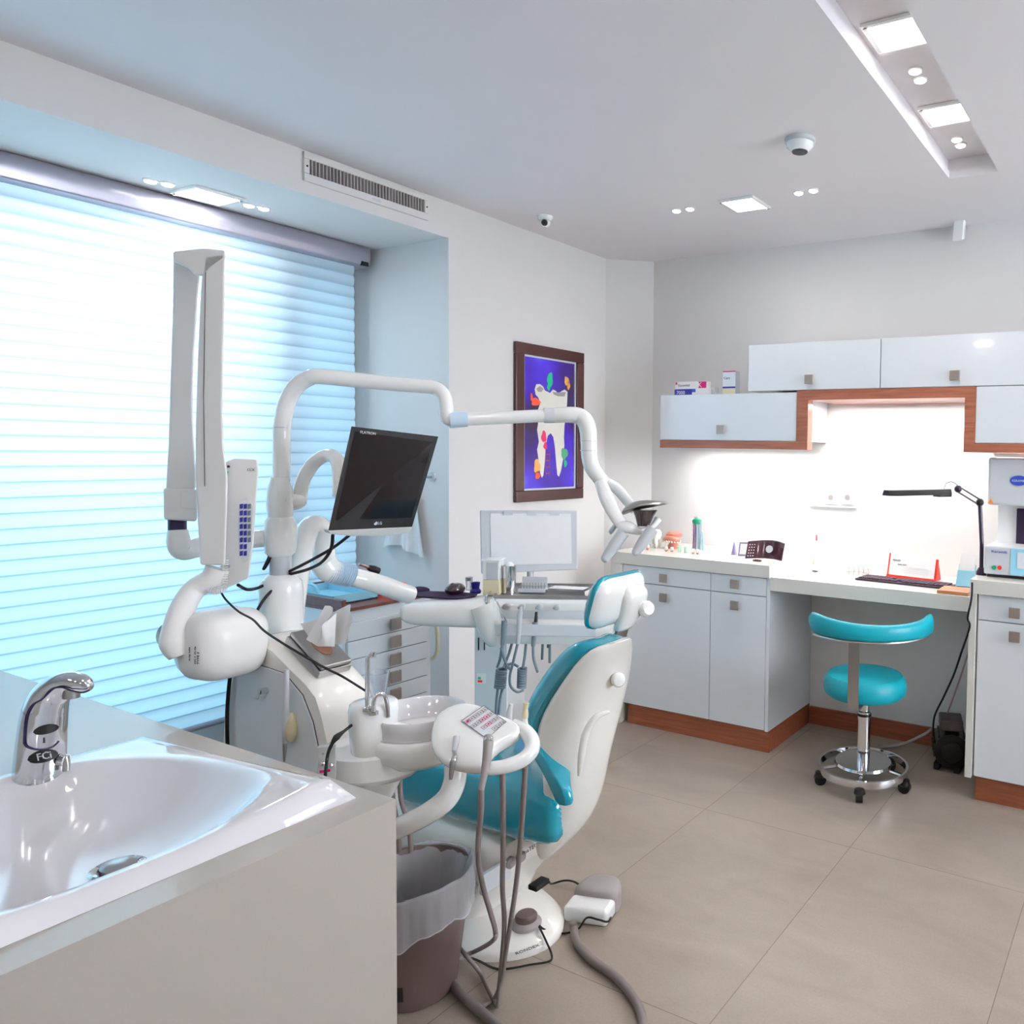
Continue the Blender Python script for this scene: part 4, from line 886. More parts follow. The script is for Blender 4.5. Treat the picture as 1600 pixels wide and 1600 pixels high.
# pole
PD = 1.93; pb = D(440, 1000, PD); PX, PY = pb.x, pb.y
def pz_(py): return D(440, py, PD).z
def P_(px, py, dd=0): return D(px, py, PD+dd)
build(G().lathe([(.048, pz_(1010)), (.048, pz_(920)), (.046, pz_(908)), (.035, pz_(900)), (.028, pz_(896))], (PX, PY, 0), 32), 'pole_base', WHITE, t)
build(G().lathe([(.024, pz_(900)), (.024, pz_(862))], (PX, PY, 0), 24), 'pole', LGREY, t)
build(G().lathe([(.026, pz_(868)), (.034, pz_(862)), (.036, pz_(830)), (.033, pz_(812)), (.026, pz_(806))], (PX, PY, 0), 28), 'arm_collar', WHITE, t)
build(G().lathe([(.026, pz_(810)), (.030, pz_(790)), (.028, pz_(765)), (.021, pz_(752)), (.0195, pz_(745))], (PX, PY, 0), 28), 'upper_collar', WHITE, t)
p = P_(444, 782, -.03); build(G().obox(p, RT, -DN, -FW, .010, .007, .004), 'collar_badge', DGREY, t)
# the delivery column behind the pole
g = G().tube([D(458, 985, 2.0), D(460, 950, 2.0), D(467, 890, 2.0), D(478, 835, 2.0), D(490, 820, 2.03), D(502, 826, 2.06), D(506, 850, 2.08), D(507, 878, 2.09)], [.024, .024, .026, .026, .026, .026, .026, .028], 18); build(g, 'delivery_column', WHITE, t)
build(G().tube([D(505, 878, 2.09), D(514, 890, 2.10), D(530, 896, 2.12)], [.034, .034, .03], 18), 'column_joint', WHITE, t)
# assistant arm
g = G().tube([D(712, 1195, 1.56), D(710, 1222, 1.55), D(698, 1248, 1.54), D(670, 1270, 1.54), D(635, 1288, 1.56), D(600, 1302, 1.60), D(560, 1315, 1.66)], .0215, 18, res=8); build(g, 'assistant_arm', WHITE, t)
for k, (x0_, x1_) in enumerate(((602, 607), (612, 618), (625, 636))):
    g = G().tube([D(x0_, 1215, 1.64), D(x0_+2, 1250, 1.63), D(x1_+3, 1290, 1.64), D(x1_+6, 1330, 1.66)], .0052, 10); build(g, 'suction_hose', GREYH, t)
build(G().ell(D(594, 1240, 1.68), .022, .022, .018), 'waste_cap', NAVY, t)

# ------------------------------------------------------------------ assistant pad
O_ = D(745, 1150, 1.52); n_ = (Z_*.80-FW*.60+RT*.08).normalized()
t = thing('control_pad', 'white assistant control pad with round handle and keypad hovering above the teal seat', 'control pad', O_)
def pad(px, py, e=0): return AP(px, py, O_, n_)+n_*e
out = [(673,1138),(678,1118),(696,1103),(722,1095),(742,1098),(756,1104),(768,1112),(788,1118),(806,1126),(818,1134),(812,1150),(790,1160),(772,1174),(762,1186),(760,1202),(738,1203),(712,1199),(690,1190),(676,1175),(671,1156)]
cp = (742, 1150)
def sc_(s_): return [(cp[0]+(x-cp[0])*s_, cp[1]+(y-cp[1])*s_) for x, y in out]
rings = [[pad(x, y, e) for x, y in sc_(s_)] for s_, e in ((.85, -.028), (.97, -.022), (1.0, -.012), (.99, -.003), (.95, .002), (.85, .005), (.5, .006))]
build(G().loft(rings), 'pad_body', WHITE, t, sub=1, ang=1.2)
g = G().tube([pad(x, y, -.012) for x, y in ((800,1128),(818,1136),(830,1152),(829,1168),(815,1182),(792,1191),(768,1195),(752,1194))], [.014, .0145, .015, .015, .0145, .014, .013, .012], 16, res=6); build(g, 'handle', WHITE, t)
kp = [pad(*q, .0065) for q in ((722, 1130), (757, 1106), (791, 1131), (762, 1158))]
kb = build(G().prism(kp, n_*.0012), 'keypad', LACQ, t)
ku = (kp[1]-kp[0]); kv = (kp[3]-kp[0]); e = n_*.0016
g = G().tube([k_+e for k_ in kp]+[kp[0]+e], .0006, 5, sm=False); build(g, 'keypad_border', DGREY, kb)
kk = 0
for i in range(5):
    for j in range(4):
        if (i, j) in ((0, 2), (0, 3), (1, 3)): continue
        c_ = kp[0]+ku*((i+.6)/5.2)+kv*((j+.6)/4.2)+e; r_ = ku.normalized()*.0042; q = kv.normalized()*.0042
        g = G().tube([c_+r_+q, c_+r_-q, c_-r_-q, c_-r_+q, c_+r_+q], .0005, 5, sm=False); g.obox(c_, ku.normalized(), kv.normalized(), n_, .0035, .0035, .0004)
        build(g, 'key_button', MAG if (i, j) in ((2, 1), (2, 2), (3, 1)) else GREY, kb); kk += 1
c_ = kp[0]+ku*.12+kv*.14+e; build(G().cyl(c_, c_+n_*.0006, .0028, n=14), 'red_mark', MAG, kb)
# instruments clipped on the pad
def hand(pts, rad, m, nm, par, n=14): return build(G().tube(pts, rad, n), nm, m, par)
t2 = thing('suction_handle', 'silver and white suction handle clipped at the left of the control pad', 'dental instrument', D(712, 1180, 1.50))
q0, q1, q2_ = pad(715, 1157, .012), pad(713, 1172, .012), pad(711, 1180, .013)
hand([q0, (q0+q1)/2, q2_], [.0062, .0062, .004], LGREY, 'tip', t2)
dd_ = (pad(707, 1192, .02)-CAMP).dot(FW)
hand([q2_, D(710, 1184, dd_), D(707, 1194, dd_-.005), D(704, 1218, dd_-.01)], [.003, .0055, .0058, .0028], STEEL, 'body', t2)
t2 = thing('suction_handle', 'long grey suction handpiece with two nozzles hanging in the middle of the control pad', 'dental instrument', D(760, 1190, 1.46))
hand([D(763, 1150, 1.475), D(763, 1160, 1.468), D(760, 1190, 1.46), D(755, 1218, 1.455), D(752, 1234, 1.452)], [.0085, .0095, .0082, .0062, .0052], GREY, 'body', t2)
for dx in (-3.2, 3.2): build(G().cyl(D(763+dx, 1153, 1.466), D(763+dx, 1157, 1.461), .0034, n=12), 'nozzle', CHROME, t2)
g = G(); pts = [D(752, 1232, 1.452), D(751, 1270, 1.47), D(747, 1320, 1.54), D(748, 1350, 1.6), D(756, 1390, 1.67), D(766, 1425, 1.73), D(774, 1455, 1.78), D(770, 1470, 1.80)]+[AZ(745, 1485, .058), AZ(715, 1497, .055), AZ(680, 1508, .03)]
build(G().tube(pts, .0055, 12), 'hose', GREYH, t2)
t2 = thing('syringe', 'cream capped syringe handle standing at the right edge of the control pad', 'dental instrument', D(820, 1120, 1.56))
hand([D(821, 1135, 1.56), D(820, 1122, 1.56)], [.006, .0055], WHITE, 'holder', t2); hand([D(820, 1122, 1.56), D(820.5, 1116, 1.56), D(821, 1108, 1.56), D(822, 1098, 1.56)], [.0065, .0068, .005, .006], BEIGE, 'cap', t2)
build(G().tube([D(821, 1198, 1.53), D(817, 1260, 1.57), D(812, 1330, 1.65), D(806, 1385, 1.72), D(798, 1440, 1.79), D(790, 1490, 1.85), D(784, 1530, 1.90), AZ(772, 1560, .012), AZ(750, 1572, .012), AZ(722, 1555, .012), AZ(690, 1528, .012)], .0055, 12), 'hose', GREYH, t2)
t2 = thing('syringe', 'small white tip standing behind the control pad beside the cream syringe', 'dental instrument', D(796, 1112, 1.6))
hand([D(795, 1126, 1.60), D(796, 1112, 1.60), D(799, 1100, 1.60)], [.0065, .006, .004], LGREY, 'tip', t2)
build(G().tube([D(785, 1200, 1.52), D(786, 1262, 1.57), D(786, 1330, 1.65), D(785, 1385, 1.72), D(788, 1440, 1.79), D(785, 1490, 1.85), D(780, 1540, 1.91), AZ(777, 1572, .012), AZ(766, 1552, .012), AZ(750, 1520, .012), AZ(730, 1495, .055), AZ(712, 1475, .065), AZ(695, 1455, .075)], .0055, 12), 'hose', GREYH, t2)

# cup in the filler
c = D(590, 1100, 1.60); t2 = thing('plastic_cup', 'clear plastic cup behind the chrome filler on the spittoon', 'cup', c)
p = D(591, 1080, 1.62); build(G().lathe([(.014, 0), (.0155, .02), (.021, .058), (.0225, .062), (.0205, .062), (.0145, .022), (.013, .003)], (p.x, p.y, D(591, 1096, 1.62).z), 28), 'cup_wall', CLEAR, t2)

# tissue box on the slope
qa, qb, qc = AY(443, 1006, YU+.018), AY(494, 1064, YU+.018), None
r1 = (qb-qa); ln = r1.length; r1.normalize(); nt_ = Y_.cross(r1).normalized(); nt_ = nt_ if nt_.z > 0 else -nt_; nt_ = nt_
o_ = qa+r1*ln/2+Y_*.040+nt_*.014
t = thing('tissue_box', 'stainless steel tissue box lying on the sloped top of the dental unit', 'tissue box', o_)
g = G().obox(o_, r1, Y_, nt_, ln, .080, .020); build(g, 'box_bottom', STEEL, t, bevel=.004)
g = G().obox(o_+nt_*.017, r1, Y_, nt_, ln*.97, .074, .011); build(g, 'box_lid', STEEL, t, bevel=.004)
build(G().prism([o_+nt_*.0228+r1*(ln*.24*math.cos(x))+Y_*(.018*math.sin(x)) for x in [2*PI*k/24 for k in range(24)]], nt_*.0006), 'slot', mat('brown_card', (130, 90, 70), .8), t)
tt = o_+nt_*.02-r1*.004; g = G()
sh = [(-.035, 0, 0), (-.045, .0, .035), (-.005, .01, .075), (.035, .0, .088), (.04, .0, .055), (.055, .0, .04), (.065, .0, .012), (.03, 0, -.0)]
for yo, sgn in ((-.012, 1), (.014, -1)):
    rows = []
    for k in range(9):
        v = k/8; rows.append([tt+RT*(-.03+.075*u+.028*v*math.sin(3*u+sgn)+.012*v)+Z_*(v*(.072+.02*math.sin(5*u+sgn*1.5)))+Y_*(yo+.022*v*math.sin(6*u+sgn)) for u in [i/12 for i in range(13)]])
    g.loft(rows, cap=False, close=False)
one(g, 'tissue', WPAPER, 'crumpled white tissue sticking out of the steel tissue box', 'tissue', ang=2)

# ================================================================== operating light
t = thing('operating_light', 'white dental operating light on a curved tube arm above the chair', 'dental lamp', (PX, PY, pz_(745)))
pts = [P_(440, 752), P_(440, 690), P_(441, 665), P_(448, 630), P_(462, 605), P_(480, 592), P_(500, 588), D(560, 594, 1.96), D(620, 600, 1.99), D(660, 603, 2.01), D(680, 606, 2.02), D(692, 616, 2.02), D(697, 632, 2.02), D(697, 648, 2.02)]
build(G().tube(pts, [.0195]*8+[.0185]*6, 20, res=8), 'curved_post', WHITE, t)
for (a_, b_, dd) in ((440, 668, PD),): p = D(a_, b_, dd); build(G().lathe([(.0203, -.0015), (.0203, .0015)], p, 24), 'joint_ring', LGREY, t)
build(G().tube([D(697, 640, 2.02), D(700, 652, 2.02), D(710, 657, 2.03)], [.018, .020, .020], 18), 'swivel', WHITE, t)
build(G().cyl(D(702, 656, 2.02), D(730, 655, 2.04), .0225, .020), 'blue_collar', BELL, t)
build(G().cyl(D(728, 655, 2.04), D(862, 649, 2.12), .0175), 'forearm', WHITE, t)
build(G().cyl(D(850, 649, 2.115), D(866, 649, 2.125), .0215), 'elbow_collar', LGREY, t)
pts = [D(864, 649, 2.125), D(888, 648, 2.13), D(904, 650, 2.14), D(914, 658, 2.14), D(919, 674, 2.14), D(920, 695, 2.14), D(921, 715, 2.14), D(926, 732, 2.14), D(938, 748, 2.14), D(946, 756, 2.14)]
build(G().tube(pts, [.021, .022, .0235, .024, .0235, .0225, .022, .0215, .0205, .018], 20, res=8), 'elbow_tube', WHITE, t)
for py in (689, 704): p = D(920, py, 2.14); build(G().lathe([(.0235, -.001), (.0235, .001)], p, 24), 'joint_ring', LGREY, t)
g = G()
for pts, w_, th in (([(938, 752, 2.12), (948, 778, 2.10), (962, 806, 2.09), (978, 826, 2.09)], (.016, .02, .018, .016), .55), ([(946, 752, 2.17), (962, 762, 2.19), (978, 780, 2.20), (992, 798, 2.20)], (.014, .016, .016, .014), .55)):
    g = G().tube([D(*q) for q in pts], w_, 16, flat=th); build(g, 'yoke_arm', WHITE, t)
g = G().tube([D(968, 822, 2.09), D(982, 824, 2.09), D(1000, 830, 2.11), D(1018, 824, 2.14), D(1028, 812, 2.16)], [.016, .017, .010, .008, .012], 16); build(g, 'yoke_bar', WHITE, t)
# reflector head
rows = []
for px, py, hw, hh in ((973, 803, .012, .010), (980, 797, .035, .018), (992, 792, .055, .022), (1008, 789, .062, .020), (1024, 788, .055, .014), (1036, 787, .035, .008), (1043, 787, .012, .003)):
    c_ = D(px, py, 2.13); ax_ = (FW*.95+RT*.2).normalized(); u_ = V((.1, .1, 1)).normalized(); rows.append([c_+ax_*hw*math.cos(x)+u_*(hh*.75*math.sin(x) if math.sin(x) > 0 else hh*.5*math.sin(x)) for x in [2*PI*k/24 for k in range(24)]])
build(G().loft(rows), 'reflector_hood', STEEL, t, ang=1, sub=1)
DR = mat('dark_reflector', (96, 86, 86), .2, .8); rows = []
for px, py, w1, w2 in ((1008, 797, .034, .045), (1007, 806, .026, .034), (1006, 816, .020, .026), (1005, 822, .016, .021)): c_ = D(px, py, 2.12); rows.append([c_+RT*w1*math.cos(x)+FW*w2*math.sin(x) for x in [2*PI*k/24 for k in range(24)]])
build(G().loft(rows), 'lamp_housing', DR, t)
for (a_, b_), (c0, d0_) in (((974, 832), (946, 872)), ((1020, 826), (994, 862))):
    build(G().tube([D(a_, b_, 2.08), D((a_+c0)/2, (b_+d0_)/2, 2.07), D(c0, d0_, 2.06)], [.017, .0165, .012], 16), 'grip', LGREY, t)
for c0, d0_ in ((946, 872), (994, 862)): build(G().ell(D(c0, d0_, 2.06), .0122), 'grip_end', LGREY, t)
build(G().tube([D(966, 815, 2.09), D(955, 830, 2.10), D(952, 833, 2.10)], [.006, .007, .004], 12), 'side_lever', LGREY, t)

# ================================================================== monitor
t = thing('monitor', 'black flat monitor tilted on a curved arm in front of the window', 'monitor', D(600, 800, 1.85))
mTL, mTR, mBR, mBL = D(549, 666, 1.76), D(685, 682, 1.97), D(644, 823, 1.96), D(513, 829, 1.75)
ux = (mTR-mTL).normalized(); uy_ = (mTL-mBL); uy_ = (uy_-ux*uy_.dot(ux)*0).normalized(); nn = ux.cross(uy_).normalized(); nn = nn if nn.dot(FW) < 0 else -nn
cM = (mTL+mTR+mBR+mBL)/4; sd_ = (cM-CAMP).normalized()
g = G().loft([[mTL, mTR, mBR, mBL], [p_+sd_*.008 for p_ in (mTL, mTR, mBR, mBL)], [cM+(p_-cM)*.86+sd_*.034 for p_ in (mTL, mTR, mBR, mBL)]]); build(g, 'casing', BLACK, t, bevel=.0015)
cM = (mTL+mTR+mBR+mBL)/4
ins = []
for p_, (u, v) in zip((mTL, mTR, mBR, mBL), ((.05, .045), (.95, .065), (.95, .9), (.05, .9))):
    tp = mTL+(mTR-mTL)*u; bt = mBL+(mBR-mBL)*u; ins.append(tp+(bt-tp)*v+nn*.0006)
sc_r = build(G().prism(ins, nn*.0004), 'screen', SCREEN, t)
g = G().prism([mBL+nn*.001, mBR+nn*.001, D(641, 832, 1.955), D(600, 838, 1.88), D(550, 838, 1.81), D(516, 834, 1.752)], nn*-.02); build(g, 'chin_strip', SILVER, t, bevel=.002)
text('FLATRON', mTL+ux*.024-uy_*.014+nn*.0006, ux, uy_, .009, LGREY, t)
q = mBL+(mBR-mBL)*.52+uy_*.010+nn*.0006; build(G().cyl(q+uy_*.003, q+uy_*.003+nn*.0004, .0048, n=20), 'round_logo', LGREY, t); text('LG', q+ux*.006, ux, uy_, .0095, LGREY, t)
g = G().tube([P_(452, 786, .0), P_(462, 784, .01), P_(468, 780, .02)], .020, 16); build(g, 'arm_socket', WHITE, t)
g = G().tube([P_(468, 788, .02), P_(469, 770, .02), P_(475, 748, .02), P_(488, 726, .02), P_(503, 714, .01), P_(518, 712, .0), P_(528, 722, -.02), P_(531, 745, -.03), P_(531, 775, -.04)], .0165, 18, res=8); build(g, 'curved_arm', WHITE, t)
build(G().tube([P_(531, 765, -.03), cM-nn*.045], .014, 12, sm=False), 'mount', LGREY, t)
for pts, lb in (([(520, 836, 1.78), (517, 858, 1.80), (503, 878, 1.84), (480, 890, 1.88), (453, 897, 1.92)], 'black monitor cable sagging from the left end of the monitor to the pole'), ([(545, 837, 1.82), (520, 856, 1.85), (485, 876, 1.89), (452, 893, 1.92)], 'straighter black cable running from under the monitor to the pole')):
    one(G().tube([D(*q) for q in pts], .0038, 8), 'monitor_cable', RUBBER, lb, 'cable')

# ================================================================== x-ray unit
t = thing('xray_unit', 'white folded arm dental x-ray machine with round head in front of the blind', 'x-ray machine', D(310, 850, 1.8))
def slab(pts, d_, th, m, nm, par, bev=.004, dd=None):
    g = G(); P0 = [D(x, y, d_) for x, y in pts]; P1 = [D(x, y, d_)+FW*th for x, y in pts]; n = len(pts)
    cc_ = sum((p-CAMP for p in P0), V())/n; g.prism(P0, cc_.normalized()*th); return build(g, nm, m, par, bevel=bev, seg=3)
XW = mat('xray_ivory', (242, 240, 238), .35, coat=.2, noise=.01)
fa = slab([(318, 398), (352, 394), (351, 470), (349, 560), (348, 640), (350, 700), (356, 745), (355, 800), (352, 884), (313, 884), (308, 800), (305, 740), (306, 660), (309, 560), (313, 470)], 1.70, .055, XW, 'front_arm', t, .006)
slab([(271, 400), (315, 404), (309, 470), (303, 560), (301, 640), (304, 700), (306, 765), (259, 765), (263, 700), (266, 600), (270, 480)], 1.80, .06, XW, 'rear_arm', t, .006)
slab([(270, 393), (318, 388), (352, 391), (353, 404), (338, 414), (318, 432), (304, 430), (296, 420), (271, 408)], 1.70, .14, XW, 'top_joint', t, .005)
g = G().tube([D(321, 425, 1.699), D(320, 500, 1.699), D(318, 620, 1.699), D(320, 760, 1.699)], .0009, 6, sm=False); build(g, 'seam', DGREY, fa)
slab([(255, 762), (308, 764), (308, 815), (256, 812)], 1.79, .07, XW, 'rear_joint', t, .006)
slab([(283, 770), (306, 772), (306, 796), (282, 794)], 1.787, .004, WHITE, 'joint_cover', t, .001)
build(G().tube([D(277, 812, 1.83), D(277, 832, 1.83)], .0185, 20, sm=False), 'dark_ring', mat('dark_violet_metal', (70, 60, 90), .3, .6), t)
g = G().tube([D(278, 828, 1.83), D(279, 846, 1.83), D(286, 858, 1.84), D(305, 856, 1.86), D(340, 848, 1.89), D(400, 842, 1.91), D(428, 841, PD)], [.0195, .024, .026, .024, .023, .022, .022], 20, res=8); build(g, 'wall_arm', WHITE, t)
# control box
O2 = D(372, 820, 1.74)
slab([(351, 722), (366, 716), (403, 717), (404, 740), (400, 790), (396, 850), (389, 903), (345, 924), (347, 800)], 1.755, .055, XW, 'control_box', t, .005)
fr = D(383, 800, 1.752)
kp_ = [(374+0, 785), (386, 778), (394, 790), (393, 850), (388, 875), (380, 879), (374, 870), (372, 830)]
kb = build(G().prism([D(x, y, 1.7535) for x, y in kp_], FW*.003), 'keypad', LACQ, t)
for i in range(3):
    for j in range(8):
        px = 374.5+i*6.2; py = 788+j*10.5
        if i == 2 and j > 5: continue
        build(G().prism([D(px, py, 1.752), D(px+4.6, py-1, 1.752), D(px+4.4, py+6.6, 1.752), D(px, py+7.2, 1.752)], FW*.001), 'key', NAVY if (i < 2) else GREYB, kb)
text('CCX', D(386, 736, 1.753), RT, -DN, .008, DGREY, kb)
for x, y, m_ in ((357, 729, BLACK), (355, 738, GREEN)): build(G().cyl(D(x, y, 1.756), D(x, y, 1.752), .0028, n=12), 'indicator', m_, t)
build(G().lathe([(.005, 0), (.005, .006)], D(356, 885, 1.748), 14, -FW), 'socket', STEEL, t)
# coil
pts = []
for k in range(90): a_ = 2*PI*k/8; pts.append(D(351+0*k, 872+k*.44, 1.735)+RT*.007*math.cos(a_)+FW*.007*math.sin(a_))
build(G().tube(pts, .0015, 6, sm=False), 'coiled_cord', WHITE, t)
pts = []
for k in range(60): a_ = 2*PI*k/8; pts.append(D(326+k*.42, 924-abs(k-25)*.12, 1.72)-DN*.007*math.cos(a_)+FW*.007*math.sin(a_))
build(G().tube(pts, .0015, 6, sm=False), 'coiled_cord', WHITE, t)
# bracket and head
g = G().tube([D(340, 888, 1.735), D(330, 905, 1.73), D(305, 920, 1.72), D(288, 945, 1.70), D(278, 975, 1.68), D(275, 1005, 1.67), D(282, 1025, 1.67)], [.024, .024, .023, .024, .026, .030, .020], 18, res=8, flat=.85); build(g, 'head_bracket', XW, t)
build(G().lathe([(.028, 0), (.03, .02), (.02, .03)], D(288, 1005, 1.70), 24, RT), 'pivot', XW, t)
rows = []; hx = D(347, 1004, 1.74)
ax_ = (RT*.94-FW*.34).normalized(); u2 = -DN; v2 = ax_.cross(u2).normalized()
def hring(s_, hw, hh, e): return [hx+ax_*s_*.86+u2*(hh*math.copysign(abs(math.sin(x))**e, math.sin(x)))+v2*(hw*math.copysign(abs(math.cos(x))**e, math.cos(x))) for x in [2*PI*k/40 for k in range(40)]]
hd = build(G().loft([hring(-.085, .02, .03, .7), hring(-.08, .05, .055, .7), hring(-.06, .07, .07, .65), hring(-.025, .08, .078, .6), hring(.03, .082, .078, .6), hring(.055, .076, .072, .65), hring(.072, .06, .058, .7), hring(.082, .03, .035, .8)]), 'tube_head', XW, t, ang=1.2)
g = G().loft([hring(-.031, .0815, .0795, .6), hring(-.0298, .0818, .0798, .6)], cap=False); build(g, 'head_seam', DGREY, hd)
build(G().lathe([(.022, 0), (.026, .03), (.026, .04)], D(284, 992, 1.80), 28, -RT), 'beam_cone', CLEAR, hd)
lp = hx+ax_*.045-v2*0; fdir = -FW*.97+RT*.1
lo = D(388, 1002, 1.655)
for k in range(6):
    pass
pl_ = D(390, 1003, 1.652)
text('TYPE 5', hx+ax_*.048+(-v2 if v2.dot(FW) > 0 else v2)*.0822+u2*-.028, u2, -ax_, .009, DGREY, hd); text('230 V  50 Hz', hx+ax_*.038+(-v2 if v2.dot(FW) > 0 else v2)*.0824+u2*-.028, u2, -ax_, .007, DGREY, hd)
text('x-ray tube', hx+ax_*.02+(-v2 if v2.dot(FW) > 0 else v2)*.0826+u2*-.022, u2, -ax_, .007, DGREY, hd)
# cords around it
one(G().tube([D(344, 922, 1.76), D(352, 936, 1.74), D(372, 955, 1.68), D(395, 968, 1.62), D(412, 985, 1.56), D(440, 1004, 1.50), D(470, 1022, 1.47), D(505, 1042, 1.47), D(535, 1057, 1.49), D(572, 1080, 1.53)], .0022, 8), 'long_cord', RUBBER, 'long thin black cord crossing from the x-ray machine over the tissue box to the spittoon', 'cord')
one(G().tube([D(372, 914, 1.78), D(386, 921, 1.82), D(402, 919, 1.86), D(418, 912, 1.90), D(432, 910, 1.92)], .0038, 8), 'black_cable', RUBBER, 'short black cable from the bottom of the x-ray control box to the pole', 'cable')
one(G().tube([D(420, 857, 1.90), D(421, 868, 1.90), D(415, 882, 1.89), D(412, 889, 1.89), D(416, 884, 1.9), D(424, 870, 1.9), D(434, 866, 1.905)], .0034, 8), 'cable_loop', RUBBER, 'small black cable loop hanging beside the pole collar', 'cable')
one(G().tube([D(430, 918, 1.885), D(416, 932, 1.87), D(404, 950, 1.85), D(396, 970, 1.83), D(390, 985, 1.82)], .0036, 8), 'black_cable', RUBBER, 'black cable slanting down from the wide pole base behind the x-ray head', 'cable')
one(G().tube([AY(362, 1040, YU-.012), AY(358, 1070, YU-.012), AY(355, 1110, YU-.012), AY(355, 1150, YU-.012), AY(357, 1200, YU-.012)], .0042, 8), 'black_cable', RUBBER, 'thick black cable hanging down the left edge of the dental unit cabinet', 'cable')
one(G().tube([D(552, 1131, 1.53), D(537, 1143, 1.49), D(526, 1152, 1.475), D(519, 1162, 1.47), D(512, 1180, 1.465), D(508, 1215, 1.46)], [.003, .003, .0065, .0035, .003, .003], 10), 'plug_cable', RUBBER, 'black cord with a thick plug hanging in front of the small control plate', 'cord')

# ================================================================== delivery table
t = thing('delivery_table', 'white dental delivery table with instrument rail, knobs and steel tray behind the chair', 'delivery table', D(840, 960, 2.5))
DD = 2.44
build(G().tube([D(536, 898, 2.13), D(548, 901, 2.14), D(590, 912, 2.2), D(640, 930, 2.30)], [.025, .026, .027, .028], 18), 'arm', WHITE, t)
g = G(); pts = []; a0, a1 = D(514, 892, 2.10), D(551, 901, 2.145)
rw = []
for k in range(25): u = k/24; pts.append(a0+(a1-a0)*u); rw.append(.0335 if k % 2 else .030)
build(G().tube(pts, rw, 20, sm=False), 'bellows', BELL, t)
hz = AP(700, 935, D(700, 930, 2.35), Z_).z
def tp(px, py, z=None): return AZ(px, py, hz if z is None else z)
hz = D(760, 935, 2.42).z
r_ = V((.88, .47, 0)).normalized(); f_ = V((-r_.y, r_.x, 0))
A0 = D(766, 936, 2.42); W_ = .385; ztop = A0.z; A0 = V((A0.x, A0.y, 0))
# head: profile in f_/z, swept along r_
zlow = D(770, 1004, 2.42).z
prof = [(0, ztop), (-.012, ztop-.012), (-.012, ztop-.06), (-.03, ztop-.075), (-.034, zlow+.03), (-.02, zlow), (.03, zlow-.004), (.10, ztop-.09), (.24, ztop-.07), (.26, ztop-.02), (.25, ztop)]
rows = []
for u, s_ in ((0, .9), (.008, .98), (.02, 1), (W_-.02, 1), (W_-.008, .98), (W_, .9)):
    rows.append([A0+r_*u+f_*(y*s_+.0)+Z_*(ztop-(ztop-z)*s_-(1-s_)*.02) for y, z in prof])
build(G().loft(rows), 'head', WHITE, t, ang=.8)
# mouse shelf flowing into the head
rows = []
sh = [(624, 936, 2.30, .012, .035), (631, 935, 2.31, .045, .058), (660, 938, 2.34, .06, .074), (700, 944, 2.38, .065, .084), (735, 949, 2.41, .07, .094), (762, 956, 2.44, .075, .10), (785, 962, 2.47, .08, .11)]
for px, py, dd, hw, hh in sh:
    c_ = D(px, py, dd); zt = hz-.002; rows.append([V((c_.x, c_.y, 0))+f_*(hw*math.copysign(abs(math.cos(x))**.7, math.cos(x))+hw*.6)+Z_*(zt-hh/2+hh/2*math.copysign(abs(math.sin(x))**.6, math.sin(x))) for x in [2*PI*k/28 for k in range(28)]])
build(G().loft(rows), 'mouse_shelf', WHITE, t, sub=1, ang=1.2)
# front skirt left (curved flank)
g = G().tube([D(757, 945, 2.42), D(764, 965, 2.42), D(770, 990, 2.42), D(775, 1004, 2.43)], [.046, .044, .037, .024], 20); build(g, 'flank', WHITE, t)
build(G().obox(A0+r_*.17+f_*-.013+Z_*(ztop-.044), r_, Z_, f_, .30, .026, .002), 'front_panel', LACQ, t)
build(G().obox(A0+r_*.175+f_*-.034+Z_*((ztop-.072+zlow+.03)/2), r_, Z_, f_, .33, .036, .006), 'instrument_rail', LACQ, t, bevel=.002)
for px in (799, 825, 853, 881):
    p = D(px, 940, DD+(px-770)*.0004); p = V((p.x, p.y, 0)); u_ = (p-A0).dot(r_); p = A0+r_*u_-f_*.012+Z_*(ztop-.018)
    kn = build(G().lathe([(.007, 0), (.007, .008), (.0095, .009), (.0095, .018), (.006, .02)], p, 16, -f_), 'knob', GREY if px == 799 else LGREY, t)
    build(G().cyl(p+r_*-.010-f_*.006-Z_*.004, p+r_*-.010-f_*.012-Z_*.004, .0045, n=10), 'knob_pin', STEEL, kn)
p = A0+r_*.33-f_*.0125+Z_*(ztop-.024); build(G().obox(p, r_, Z_, f_, .045, .035, .002), 'display_frame', LGREY, t)
# steel top tray
g = G().obox(A0+r_*.19+f_*.12+Z_*(ztop+.001), r_, f_, Z_, .37, .22, .003); build(g, 'steel_top', STEEL, t)
g = G()
for a_, w_, h_ in ((A0+r_*.19+f_*.01, .37, .004), (A0+r_*.19+f_*.23, .37, .004)): g.obox(a_+Z_*(ztop+.006), r_, f_, Z_, w_, h_, .012)
for a_ in (A0+r_*.005+f_*.12, A0+r_*.375+f_*.12): g.obox(a_+Z_*(ztop+.006), r_, f_, Z_, .004, .22, .012)
build(g, 'tray_rim', STEEL, t)
g = G().tube([A0+r_*.0+f_*.2+Z_*(ztop+.02), A0+r_*-.015+f_*.03+Z_*(ztop+.012), A0+r_*-.012-f_*.0+Z_*(ztop-.03)], .004, 8); build(g, 'chrome_clip', CHROME, t)

